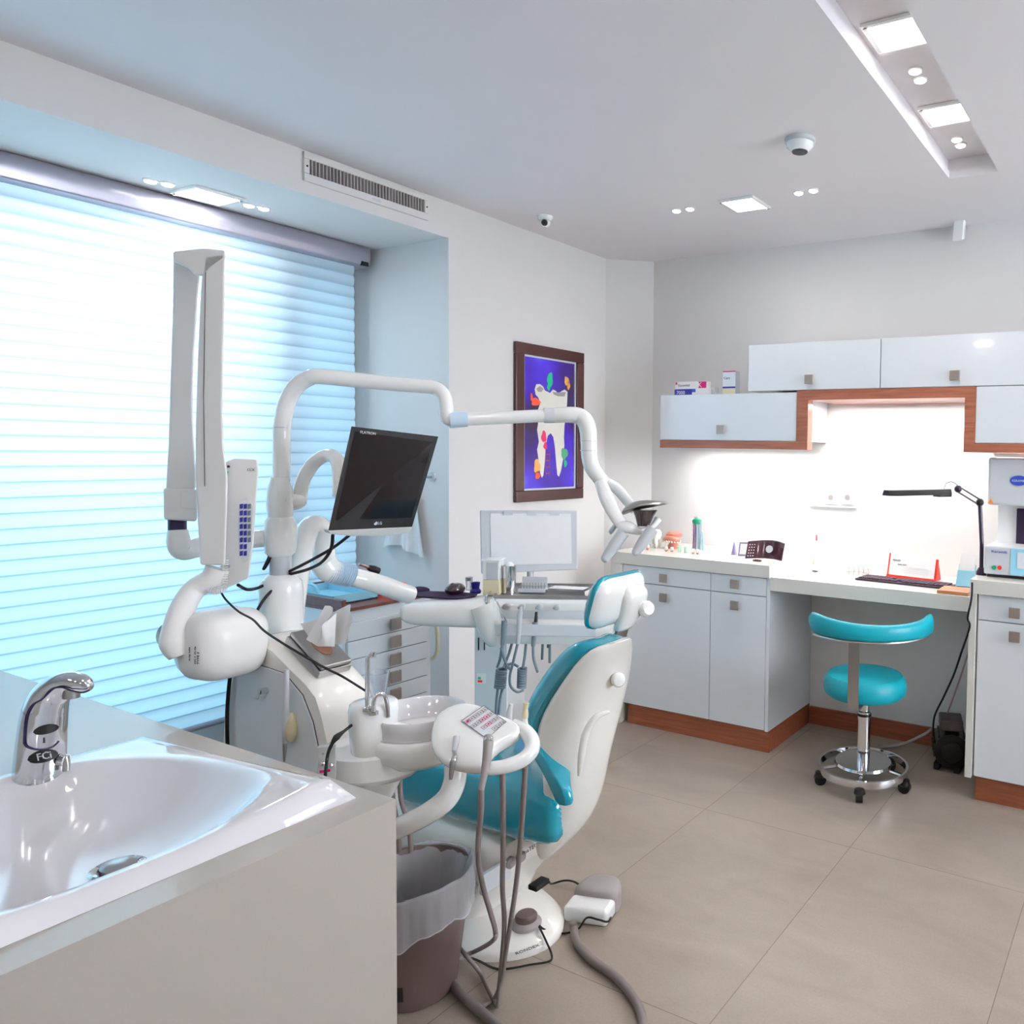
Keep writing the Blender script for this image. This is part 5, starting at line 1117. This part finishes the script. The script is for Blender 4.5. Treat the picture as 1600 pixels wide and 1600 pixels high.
# film viewer standing at the back of the table
q = [D(750, 797, 2.66), D(902, 798, 2.78), D(903, 890, 2.78), D(752, 897, 2.66)]
fn = (q[1]-q[0]).cross(q[3]-q[0]).normalized(); fn = fn if fn.dot(FW) > 0 else -fn
fv = build(G().prism(q, fn*.03), 'film_viewer', LGREY, t, bevel=.004)
ins = [q[0]+(q[1]-q[0])*u+(q[3]-q[0])*v for u, v in ((.10, .05), (.93, .05), (.93, .86), (.10, .86))]
build(G().prism([p_-fn*.002 for p_ in ins], fn*.003), 'viewer_screen', WPAPER, fv)
for u in (.28, .52, .76): p_ = q[0]+(q[1]-q[0])*u+(q[3]-q[0])*.05-fn*.004; build(G().obox(p_, (q[1]-q[0]).normalized(), Z_, fn, .03, .012, .006), 'film_clip', LGREY, fv)
m_ = (q[2]+q[3])/2+fn*.015
build(G().tube([m_+Z_*.02, V((m_.x, m_.y, ztop)), V((m_.x, m_.y, ztop-.05))-fn*.1], .012, 12, sm=False), 'viewer_post', LGREY, t)

# instruments on the rail
def instr(label, px, ytop, ymid, ybot, dd, body, tipm, tr_, rb=.0085):
    t2 = thing('handpiece', label, 'dental instrument', D(px, ybot, dd), 'instruments on the delivery rail')
    build(G().tube([D(px+1, ymid, dd), D(px, (ymid+ybot)/2, dd), D(px-2, ybot, dd)], [rb, rb*.95, rb*.7], 14), 'grip', body, t2)
    if tipm: build(G().tube([D(px+2, ymid, dd), D(px+2.5, (ymid+ytop)/2, dd), D(px+3, ytop, dd)], tr_, 12), 'tip', tipm, t2)
    return t2
i1 = instr('blue grey handpiece with thin bent chrome tip, leftmost on the instrument rail', 787, 950, 970, 1008, 2.38, GREYB, None, None)
build(G().tube([D(790, 970, 2.38), D(783, 955, 2.38), D(776, 940, 2.39), D(770, 934, 2.40)], [.003, .002, .0018, .0018], 8), 'bent_tip', CHROME, i1)
i2 = instr('pale green handpiece standing second from the left on the instrument rail', 811, 948, 960, 1006, 2.39, LGREY, LGREY, [.008, .006, .002])
i3 = instr('dark grey handpiece with black tip, third from the left on the instrument rail', 835, 956, 972, 1010, 2.40, GREYB, BLACK, [.006, .005, .004])
i4 = instr('short dark green hose end in the fourth instrument slot', 859, 0, 990, 1012, 2.42, mat('dark_green_grey', (60, 84, 84), .4), None, None, .0078)
i5 = instr('short dark green hose end in the fifth instrument slot beside the headrest', 884, 0, 990, 1003, 2.44, MATS['dark_green_grey'], None, None, .0078)
def hose(par, pts, r_h=.0042): build(G().tube([D(*q) for q in pts], r_h, 10), 'hose', GREYB, par)
def coil(par, x0_, y0_, x1_, y1_, dd, R_, turns):
    pts = []; n = turns*10
    for k in range(n+1): u = k/n; a_ = 2*PI*turns*u; pts.append(D(x0_+(x1_-x0_)*u, y0_+(y1_-y0_)*u, dd)+RT*R_*math.cos(a_)+FW*R_*math.sin(a_))
    build(G().tube(pts, .0042, 7, sm=False), 'coiled_hose', GREYB, par)
hose(i1, [(785, 1008, 2.39), (781, 1030, 2.40), (777, 1042, 2.42)]); coil(i1, 784, 1045, 781, 1074, 2.44, .015, 8)
hose(i1, [(778, 1074, 2.44), (776, 1095, 2.45), (774, 1130, 2.46)]); hose(i1, [(783, 1012, 2.39), (790, 1035, 2.40), (797, 1046, 2.42)])
hose(i2, [(809, 1006, 2.40), (803, 1030, 2.40), (797, 1055, 2.41), (798, 1072, 2.42), (808, 1081, 2.43), (818, 1078, 2.44)]); coil(i2, 816, 1044, 815, 1074, 2.46, .012, 8)
hose(i2, [(778, 1128, 2.46), (782, 1090, 2.45), (786, 1074, 2.44)])
hose(i2, [(822, 1005, 2.45), (820, 1025, 2.46), (817, 1044, 2.46)])
hose(i3, [(833, 1010, 2.41), (834, 1030, 2.42), (840, 1050, 2.44)]); hose(i3, [(800, 1005, 2.45), (795, 1022, 2.45), (789, 1038, 2.45), (786, 1044, 2.44)])
hose(i4, [(848, 1004, 2.48), (847, 1030, 2.5)]); hose(i4, [(859, 1012, 2.43), (859, 1035, 2.45)])
hose(i3, [(790, 1040, 2.46), (800, 1037, 2.46), (810, 1042, 2.46)])

# things on the delivery table
o_ = D(700, 930, 2.36); z_ = hz+.001
def flatshape(pts, z): return [AZ(x, y, z) for x, y in pts]
t = thing('mouse_pad', 'dark purple mouse pad with wrist rest on the shelf of the delivery table', 'mouse pad', tp(690, 930))
g = G().prism(flatshape([(636, 926), (645, 921), (655, 919), (666, 921), (672, 926), (700, 927), (725, 928), (746, 930), (742, 933), (715, 936), (680, 936), (655, 934), (640, 931)], hz), Z_*.006); build(g, 'pad', PURPLE, t, bevel=.002)
c_ = tp(655, 925); build(G().ell(c_+Z_*.006, .035, .03, .011), 'wrist_rest', PURPLE, t)
c_ = tp(711, 931); t = thing('computer_mouse', 'glossy dark brown computer mouse on the purple mouse pad', 'mouse', c_)
build(G().ell(c_+Z_*.022, .027, .034, .020), 'shell', mat('glossy_dark_brown', (50, 28, 30), .12, coat=.8), t); build(G().ell(c_+Z_*.036-V((0, .01, 0)), .004, .008, .007), 'wheel', BLACK, t)
c_ = tp(743, 927); t = thing('blue_cup', 'small dark blue stepped cup beside the mouse', 'cup', c_); build(G().lathe([(.017, 0), (.018, .008), (.012, .016), (.0145, .034), (.0145, .036), (.010, .034), (.008, .01)], c_, 20), 'cup_body', NAVY, t)
c_ = tp(733, 922); t = thing('metal_jar', 'small metal capped jar behind the dark blue cup', 'jar', c_); build(G().lathe([(.010, 0), (.011, .03), (.009, .034)], c_, 18), 'glass_body', CLEAR, t); build(G().lathe([(.012, .032), (.012, .043)], c_, 18), 'cap', STEEL, t)
def top_at(px, py, zz=None): p_ = AZ(px, py, (ztop+.003) if zz is None else zz); return p_
c_ = A0+r_*.03+f_*.06+Z_*(ztop+.003); c_ = D(771, 930, 2.49); c_.z = ztop+.003
t = thing('paper_dispenser', 'white and cream box dispenser standing at the left of the steel tray', 'dispenser', c_)
build(G().obox(c_+Z_*.025, r_, f_, Z_, .052, .05, .05), 'cream_base', BEIGE, t, bevel=.002); build(G().obox(c_+Z_*.080, r_, f_, Z_, .052, .05, .060), 'white_case', WHITE, t, bevel=.002)
build(G().obox(c_+Z_*.112, r_, f_, Z_, .060, .058, .006), 'lid', WHITE, t, bevel=.002); build(G().obox(c_+Z_*.078-f_*.0255+r_*.004, r_, Z_, f_, .036, .054, .002), 'front_window', LGREY, t)
c_ = D(796, 928, 2.50); c_.z = ztop+.003
t = thing('steel_cup', 'tall polished steel cup between the white dispenser and the instrument rack', 'cup', c_); build(G().lathe([(.019, 0), (.020, .04), (.0205, .044), (.020, .048), (.021, .088), (.0215, .092), (.018, .091), (.016, .02)], c_, 28), 'cup_body', CHROME, t)
build(G().ell(c_+Z_*.09, .015, .015, .014), 'cotton_ball', WPAPER, t)
c_ = D(833, 922, 2.53); c_.z = ztop+.003
t = thing('instrument_rack', 'silver rack holding small burs on the steel tray', 'rack', c_)
build(G().obox(c_+Z_*.008, r_, f_, Z_, .088, .04, .012), 'base', LGREY, t, bevel=.002); build(G().obox(c_+Z_*.026+f_*.02, r_, Z_, f_, .082, .044, .003), 'back_plate', LGREY, t)
build(G().obox(c_+Z_*.020-f_*.012, r_, Z_, f_, .088, .010, .004), 'front_bar', CLEAR, t)
for k in range(9): p = c_+r_*(-.038+k*.0095)+Z_*.013-f_*.004; build(G().cyl(p, p+Z_*.02, .0013, n=8), 'bur', GREY, t)
c_ = D(888, 921, 2.55); c_.z = ztop+.003
t = thing('steel_tray', 'shallow steel instrument tray at the right of the delivery table', 'tray', c_); q2 = V((.95, .3, 0)).normalized(); q3 = V((-.3, .95, 0))
g = G().obox(c_+Z_*.001, q2, q3, Z_, .15, .09, .002)
for s_ in (-1, 1): g.obox(c_+q3*.045*s_+Z_*.006, q2, q3, Z_, .15, .003, .012); g.obox(c_+q2*.075*s_+Z_*.006, q2, q3, Z_, .003, .09, .012)
build(g, 'pan', CHROME, t)
build(G().obox(c_+Z_*.013-q3*.0, q2, q3, Z_, .12, .05, .0015), 'paper_liner', WPAPER, t)

# ================================================================== drawer cabinet by the window
XF = -2.6; a = AX(535, 957, XF); b = AX(672, 935, XF); y0, y1 = a.y, b.y+.0; zt = a.z; 
t = thing('drawer_cabinet', 'small white drawer cabinet with dark wood tray top beside the window', 'drawer cabinet', (-2.8, (y0+y1)/2, 0))
build(G().box(XF-.42, XF, y0, y1, .03, zt), 'carcass', LACQ, t)
build(G().box(XF-.41, XF-.01, y0+.01, y1-.01, 0, .03), 'plinth', GREY, t)
g = G(); g.box(XF-.43, XF+.01, y0-.008, y1+.008, zt, zt+.012).box(XF-.43, XF+.01, y0-.008, y0+.008, zt+.012, zt+.045).box(XF-.43, XF-.415, y0+.008, y1+.008, zt+.012, zt+.045)
build(g, 'wooden_top', WOODD, t, bevel=.001)
zs = [AX(545, yy, XF).z for yy in (973, 1001, 1030, 1060)]+[AX(545, 1090, XF).z]; dzp = (zs[0]-zs[3])/3
for k in range(7):
    z1_ = zs[0]-k*dzp; z0_ = z1_-dzp
    if z0_ < .04: break
    d_ = build(G().box(XF, XF+.012, y0+.012, y1-.022, z0_+.0015, z1_-.0015), 'drawer', LACQ, t, bevel=.0012)
    c_ = AX(611, 975+29*k, XF); handle((XF+.012, c_.y, (z0_+z1_)/2), (1, 0, 0), d_, .045)
build(G().tube([V((XF+.005, y1+.004, zs[0]-.02)), V((XF+.03, y1+.008, zs[0]-.09)), V((XF+.03, y1+.008, zs[3]+.02)), V((XF+.005, y1+.004, zs[3]-.01))], .008, 10), 'side_pull', BEIGE, t)
# things on it
ZD = zt+.012
c_ = V((-2.84, y0+.12, ZD)); t = thing('plastic_tray', 'pale blue clear plastic tray on the drawer cabinet', 'tray', c_)
g = G().box(-2.98, -2.68, y0+.02, y0+.20, ZD, ZD+.006)
for q in ((-2.98, -2.976, y0+.02, y0+.2), (-2.684, -2.68, y0+.02, y0+.2), (-2.98, -2.68, y0+.02, y0+.024), (-2.98, -2.68, y0+.196, y0+.2)): g.box(*q, ZD, ZD+.035)
build(g, 'tray_shell', PALEB, t, bevel=.001)
build(G().tube([V((-2.9, y0+.06, ZD+.006)), V((-2.93, y0+.07, ZD+.05)), V((-2.88, y0+.08, ZD+.045)), V((-2.86, y0+.08, ZD+.012))], .006, 10), 'handle', PALEB, t)
c_ = V((-2.80, y0+.30, ZD)); t = thing('red_case', 'flat red case lying at the back of the drawer cabinet top', 'case', c_); build(G().box(-2.95, -2.72, y0+.22, y0+.36, ZD, ZD+.035), 'case_body', RED, t, bevel=.004)
c_ = AX(583, 890, -2.85); t = thing('gas_torch', 'small black and red hand torch standing behind the delivery arm', 'torch', (c_.x, c_.y, ZD+.036))
c0 = V((c_.x, c_.y, 0)); zt_ = c_.z
build(G().tube([c0+Z_*(ZD+.0), c0+Z_*(ZD+.04), c0+Z_*(zt_-.02)], [.02, .014, .016], 14), 'fuel_body', RED, t)
a, b = AX(575, 886, -2.83), AX(590, 893, -2.83); build(G().tube([a, (a+b)/2, b], [.009, .016, .017], 12), 'head', BLACK, t); a2 = AX(561, 881, -2.83); build(G().cyl(a2, a, .006, .007, 12), 'nozzle', STEEL, t)

# white water tank + appliance by the left wall
a = D(741, 1000, 2.72); t = thing('appliance', 'narrow white floor appliance with energy label and two slots', 'appliance', (a.x+.06, a.y, 0)); zt = D(741, 966, 2.72).z
q2 = V((.86, .5, 0)).normalized(); q3 = V((-.5, .86, 0)).normalized(); aa = V((a.x, a.y, 0))
build(G().prism([aa, aa+q2*.115, aa+q2*.115+q3*.24, aa+q3*.24], Z_*zt), 'casing', LACQ, t, bevel=.004)
for px in (748, 757): p = AP(px, 1006, aa, q3); build(G().obox(p-q3*.001, q2, Z_, q3, .004, .045, .002), 'slot', DARK, t)
p = AP(752, 1060, aa, q3); lb_ = build(G().obox(p-q3*.0008, q2, Z_, q3, .03, .036, .001), 'energy_label', WPAPER, t)
build(G().obox(p-q3*.0018-Z_*.010-q2*.004, q2, Z_, q3, .016, .008, .0008), 'red_bar', RED, lb_); build(G().obox(p-q3*.0018+Z_*.001-q2*.006, q2, Z_, q3, .010, .009, .0008), 'green_bar', GREEN, lb_)
# ================================================================== sink counter in the foreground
CZ = .85; cx1, cy1 = -1.04, .79
bx0, bx1, by0_, by1_ = -1.65, -1.130, .14, .728
hx0, hx1, hy0, hy1_ = bx0+.02, bx1-.02, by0_+.02, by1_-.02
g = G(); g.box(-3.24, hx0, -1.3, cy1, 0, CZ).box(hx1, cx1, -1.3, cy1, 0, CZ).box(hx0, hx1, -1.3, hy0, 0, CZ).box(hx0, hx1, hy1_, cy1, 0, CZ).box(hx0, hx1, hy0, hy1_, 0, .70)
one(g, 'sink_counter', STONE, 'large cream stone sink counter filling the lower left foreground', 'counter', ang=.3)
t = thing('wash_basin', 'glossy white wash basin with curved rim set in the foreground counter', 'basin', ((bx0+bx1)/2, (by0_+by1_)/2, CZ))
# rim height read along the near (+X) side
rimpts = [(by1_, AX(498, 1228, bx1+.0).z), (.62, None)]
def rimz(y):      # near rim: high at the far right corner, dipping along its length
    u = (by1_-y)/(by1_-by0_); return .886-.022*math.sin(min(1, u/.42)*PI/2)+.05*max(0, u-.5)
N = 44; rows_t = []; dcx, dcy = -1.285, .50
def zsurf(u, v):
    x = bx0+(bx1-bx0)*u; y = by0_+(by1_-by0_)*v
    er = min(1, u/.06), min(1, (1-u)/.075), min(1, v/.06), min(1, (1-v)/.075)
    zr = .856*(1-u)**.8+rimz(y)*(1-(1-u)**.8) if u < 1 else rimz(y)
    du = max((dcx-x)/(dcx-bx0) if x < dcx else 0, (x-dcx)/(bx1-.012-dcx) if x > dcx else 0); dv = max((dcy-y)/(dcy-by0_) if y < dcy else 0, (y-dcy)/(by1_-.012-dcy) if y > dcy else 0)
    s_ = min(1, (du**2.3+dv**2.3)**(1/2.3)); w_ = s_**2.0
    return .792+(zr-.792)*w_
for i in range(N+1):
    rows_t.append([V((bx0+(bx1-bx0)*i/N, by0_+(by1_-by0_)*j/N, zsurf(i/N, j/N))) for j in range(N+1)])
g = G().loft(rows_t, cap=False, close=False)
edge = [rows_t[i][0] for i in range(N+1)]+[rows_t[N][j] for j in range(1, N+1)]+[rows_t[i][N] for i in range(N-1, -1, -1)]+[rows_t[0][j] for j in range(N-1, 0, -1)]
cc = V(((bx0+bx1)/2, (by0_+by1_)/2, 0))
def off(p, o, dz):
    q = p-cc; fx, fy = q.x/((bx1-bx0)/2), q.y/((by1_-by0_)/2); o = o*(.3+.7*(fx*.5+.5)) if o > 0 else o; sm_ = lambda a: math.copysign(max(0, (abs(a)-.88)/.12), a)
    return V((p.x+o*sm_(fx), p.y+o*sm_(fy), dz))
r1_ = [off(p, .009, p.z-.002) for p in edge]; r2_ = [off(p, .018, CZ+(p.z-CZ)*.62) for p in edge]; r3_ = [off(p, .0, CZ+.0005) if p.z > CZ else off(p, 0, CZ) for p in edge]; r3_ = [off(p, .034, CZ+.0008) for p in edge]
g.loft([edge, r1_, r2_, r3_], cap=False); g.loft([r3_, [off(p, -.03, .76) for p in edge]], cap=False)
build(g, 'bowl', CERAM, t, ang=1.4, weld=True)
dp = V((dcx, dcy+.025, 0)); dp = AZ(185, 1357, .797); dp.z = .7965
build(G().lathe([(.030, -.004), (.033, .002), (.030, .004), (.024, .002), (.022, -.006)], dp, 32), 'drain_ring', CHROME, t)
build(G().lathe([(.021, -.006), (.021, .006), (.016, .010), (.004, .011)], dp, 28), 'drain_plug', STEEL, t)
# faucet
FD = 1.27
t = thing('faucet', 'chrome sensor faucet with black oval badge beside the wash basin', 'faucet', D(65, 1222, FD))
FB = [(61, 1236, .0350), (62, 1205, .0338), (64, 1170, .0325), (67, 1135, .0312), (71, 1108, .0295), (79, 1087, .0265), (93, 1073, .0225), (110, 1067, .0190), (126, 1069, .0165), (137, 1073, .011), (142, 1075, .005)]
g = G().tube([D(a, b, FD) for a, b, c in FB], [c for a, b, c in FB], 36, res=8); build(g, 'body', CHROME, t, ang=2)
build(G().cyl(D(112, 1076, FD-.005), D(111, 1090, FD-.005), .0115, n=20), 'aerator', STEEL, t)
def surf(px, py, e=.0012):      # point on the round faucet body met by this sight line
    for (x0, y0, r0), (x1, y1, r1) in zip(FB, FB[1:]):
        if y1 <= py <= y0: u = (y0-py)/(y0-y1); cx_ = x0+(x1-x0)*u; r_ = r0+(r1-r0)*u+e; break
    c_ = D(cx_, py, FD)-CAMP; d_ = ray(px, py); a_ = d_.x**2+d_.y**2; b_ = d_.x*c_.x+d_.y*c_.y; q = b_*b_-a_*(c_.x**2+c_.y**2-r_*r_)
    return CAMP+d_*((b_-math.sqrt(max(0, q)))/a_)
tl = [surf(x, y, .0006) for x, y in ((66, 1080+12), (50, 1102), (41, 1120), (38, 1150), (39, 1164), (50, 1170), (66, 1171), (82, 1167), (92, 1158))]
build(G().tube([D(140, 1078, FD-.006), D(128, 1082, FD-.014), D(112, 1079, FD-.018), D(96, 1074, FD-.021), D(80, 1077, FD-.026)]+tl, .0014, 8, res=8), 'trim_line', mat('dark_blue_line', (30, 20, 60), .3), t)
def oval(px, py, rx, ry, tilt, m, nm):
    rows = []
    for k in range(15):
        x = -rx+2*rx*k/14; h = ry*math.sqrt(max(0, 1-(x/rx)**2))+.05
        rows.append([surf(px+x*math.cos(tilt)+y*math.sin(tilt), py-x*math.sin(tilt)+y*math.cos(tilt), .0014) for y in (-h, -h/2, 0, h/2, h)])
    return build(G().loft(rows, cap=False, close=False), nm, m, t)
oval(72, 1140, 21, 7, .22, BLACK, 'sensor_window'); bd = oval(67, 1182, 25, 9.5, .22, BLACK, 'badge')
tr = (RT*math.cos(.22)-DN*math.sin(.22)); tu = (-DN*math.cos(.22)-RT*math.sin(.22))
text('FCi', surf(58, 1189, .003), tr, tu, .0165, LGREY, bd, squash=1.1)
build(G().obox(surf(69, 1157, .001), RT, -DN, FW, .003, .008, .001), 'sensor_mark', DGREY, t)
build(G().cyl(D(95, 1187, FD+.0), D(104, 1188, FD+.0), .0095, n=20), 'side_valve', CHROME, t)
build(G().tube([D(102, 1182, FD), D(104, 1194, FD), D(103, 1204, FD)], .005, 12), 'valve_stub', STEEL, t)

# ------------------------------------------------------------------ waste bin
bc = V((-1.668, 1.322, 0)); bh = .305
t = thing('waste_bin', 'taupe plastic waste bin lined with a clear bag beside the counter', 'bin', bc)
build(G().lathe([(.095, 0), (.100, .004), (.137, bh), (.139, bh+.004), (.133, bh+.002), (.097, .012), (.01, .010)], bc, 56), 'bin_shell', BINM, t)
random.seed(7)
rows = []; nq = 120
ph = [random.random()*6.28 for _ in range(8)]
prf = ((.092, .05), (.101, .14), (.110, bh-.09), (.121, bh-.03), (.136, bh+.006), (.1415, bh+.012), (.1455, bh+.004), (.1475, bh-.02), (.1485, bh-.045), (.1475, bh-.070), (.147, bh-.092))
for s_, (rad, h_) in enumerate(prf):
    row = []; am = (1.6, 1.4, 1.2, .8, .3, .3, .5, .8, 1.1, 1.3, 1.5)[s_]
    for k in range(nq):
        a_ = 2*PI*k/nq; wob = (.0016*math.sin(9*a_+ph[0]+s_*.25)+.0014*math.sin(17*a_+ph[1]-s_*.3)+.0010*math.sin(31*a_+ph[2]))*am
        hz2 = (.010*math.sin(2*a_+ph[3])+.006*math.sin(5*a_+ph[4])+.003*math.sin(11*a_+ph[5]))*(1.5 if s_ >= 8 else .5)
        row.append(bc+V((math.cos(a_)*(rad+wob), math.sin(a_)*(rad+wob), h_+hz2)))
    rows.append(row)
build(G().loft(rows, cap=False), 'bag_liner', LIFT, t, ang=2, label='clear crumpled bag liner folded over the rim')
g = G().tube(rows[-1]+[rows[-1][0]], .0022, 6, sm=False); build(g, 'bag_hem', LIFT, t)
p = AZ(637, 1570, .07); a_ = math.atan2(-.77, .64)-.18; rb = .107
g = G(); rws = []
for k in range(7):
    a2_ = a_-.30+.42*k/6; rws.append([bc+V((math.cos(a2_)*(.1005+.037*z/bh), math.sin(a2_)*(.1005+.037*z/bh), z)) for z in (.035, .075)])
g.loft(rws, cap=False, close=False); build(g, 'sticker', BLACK, t)
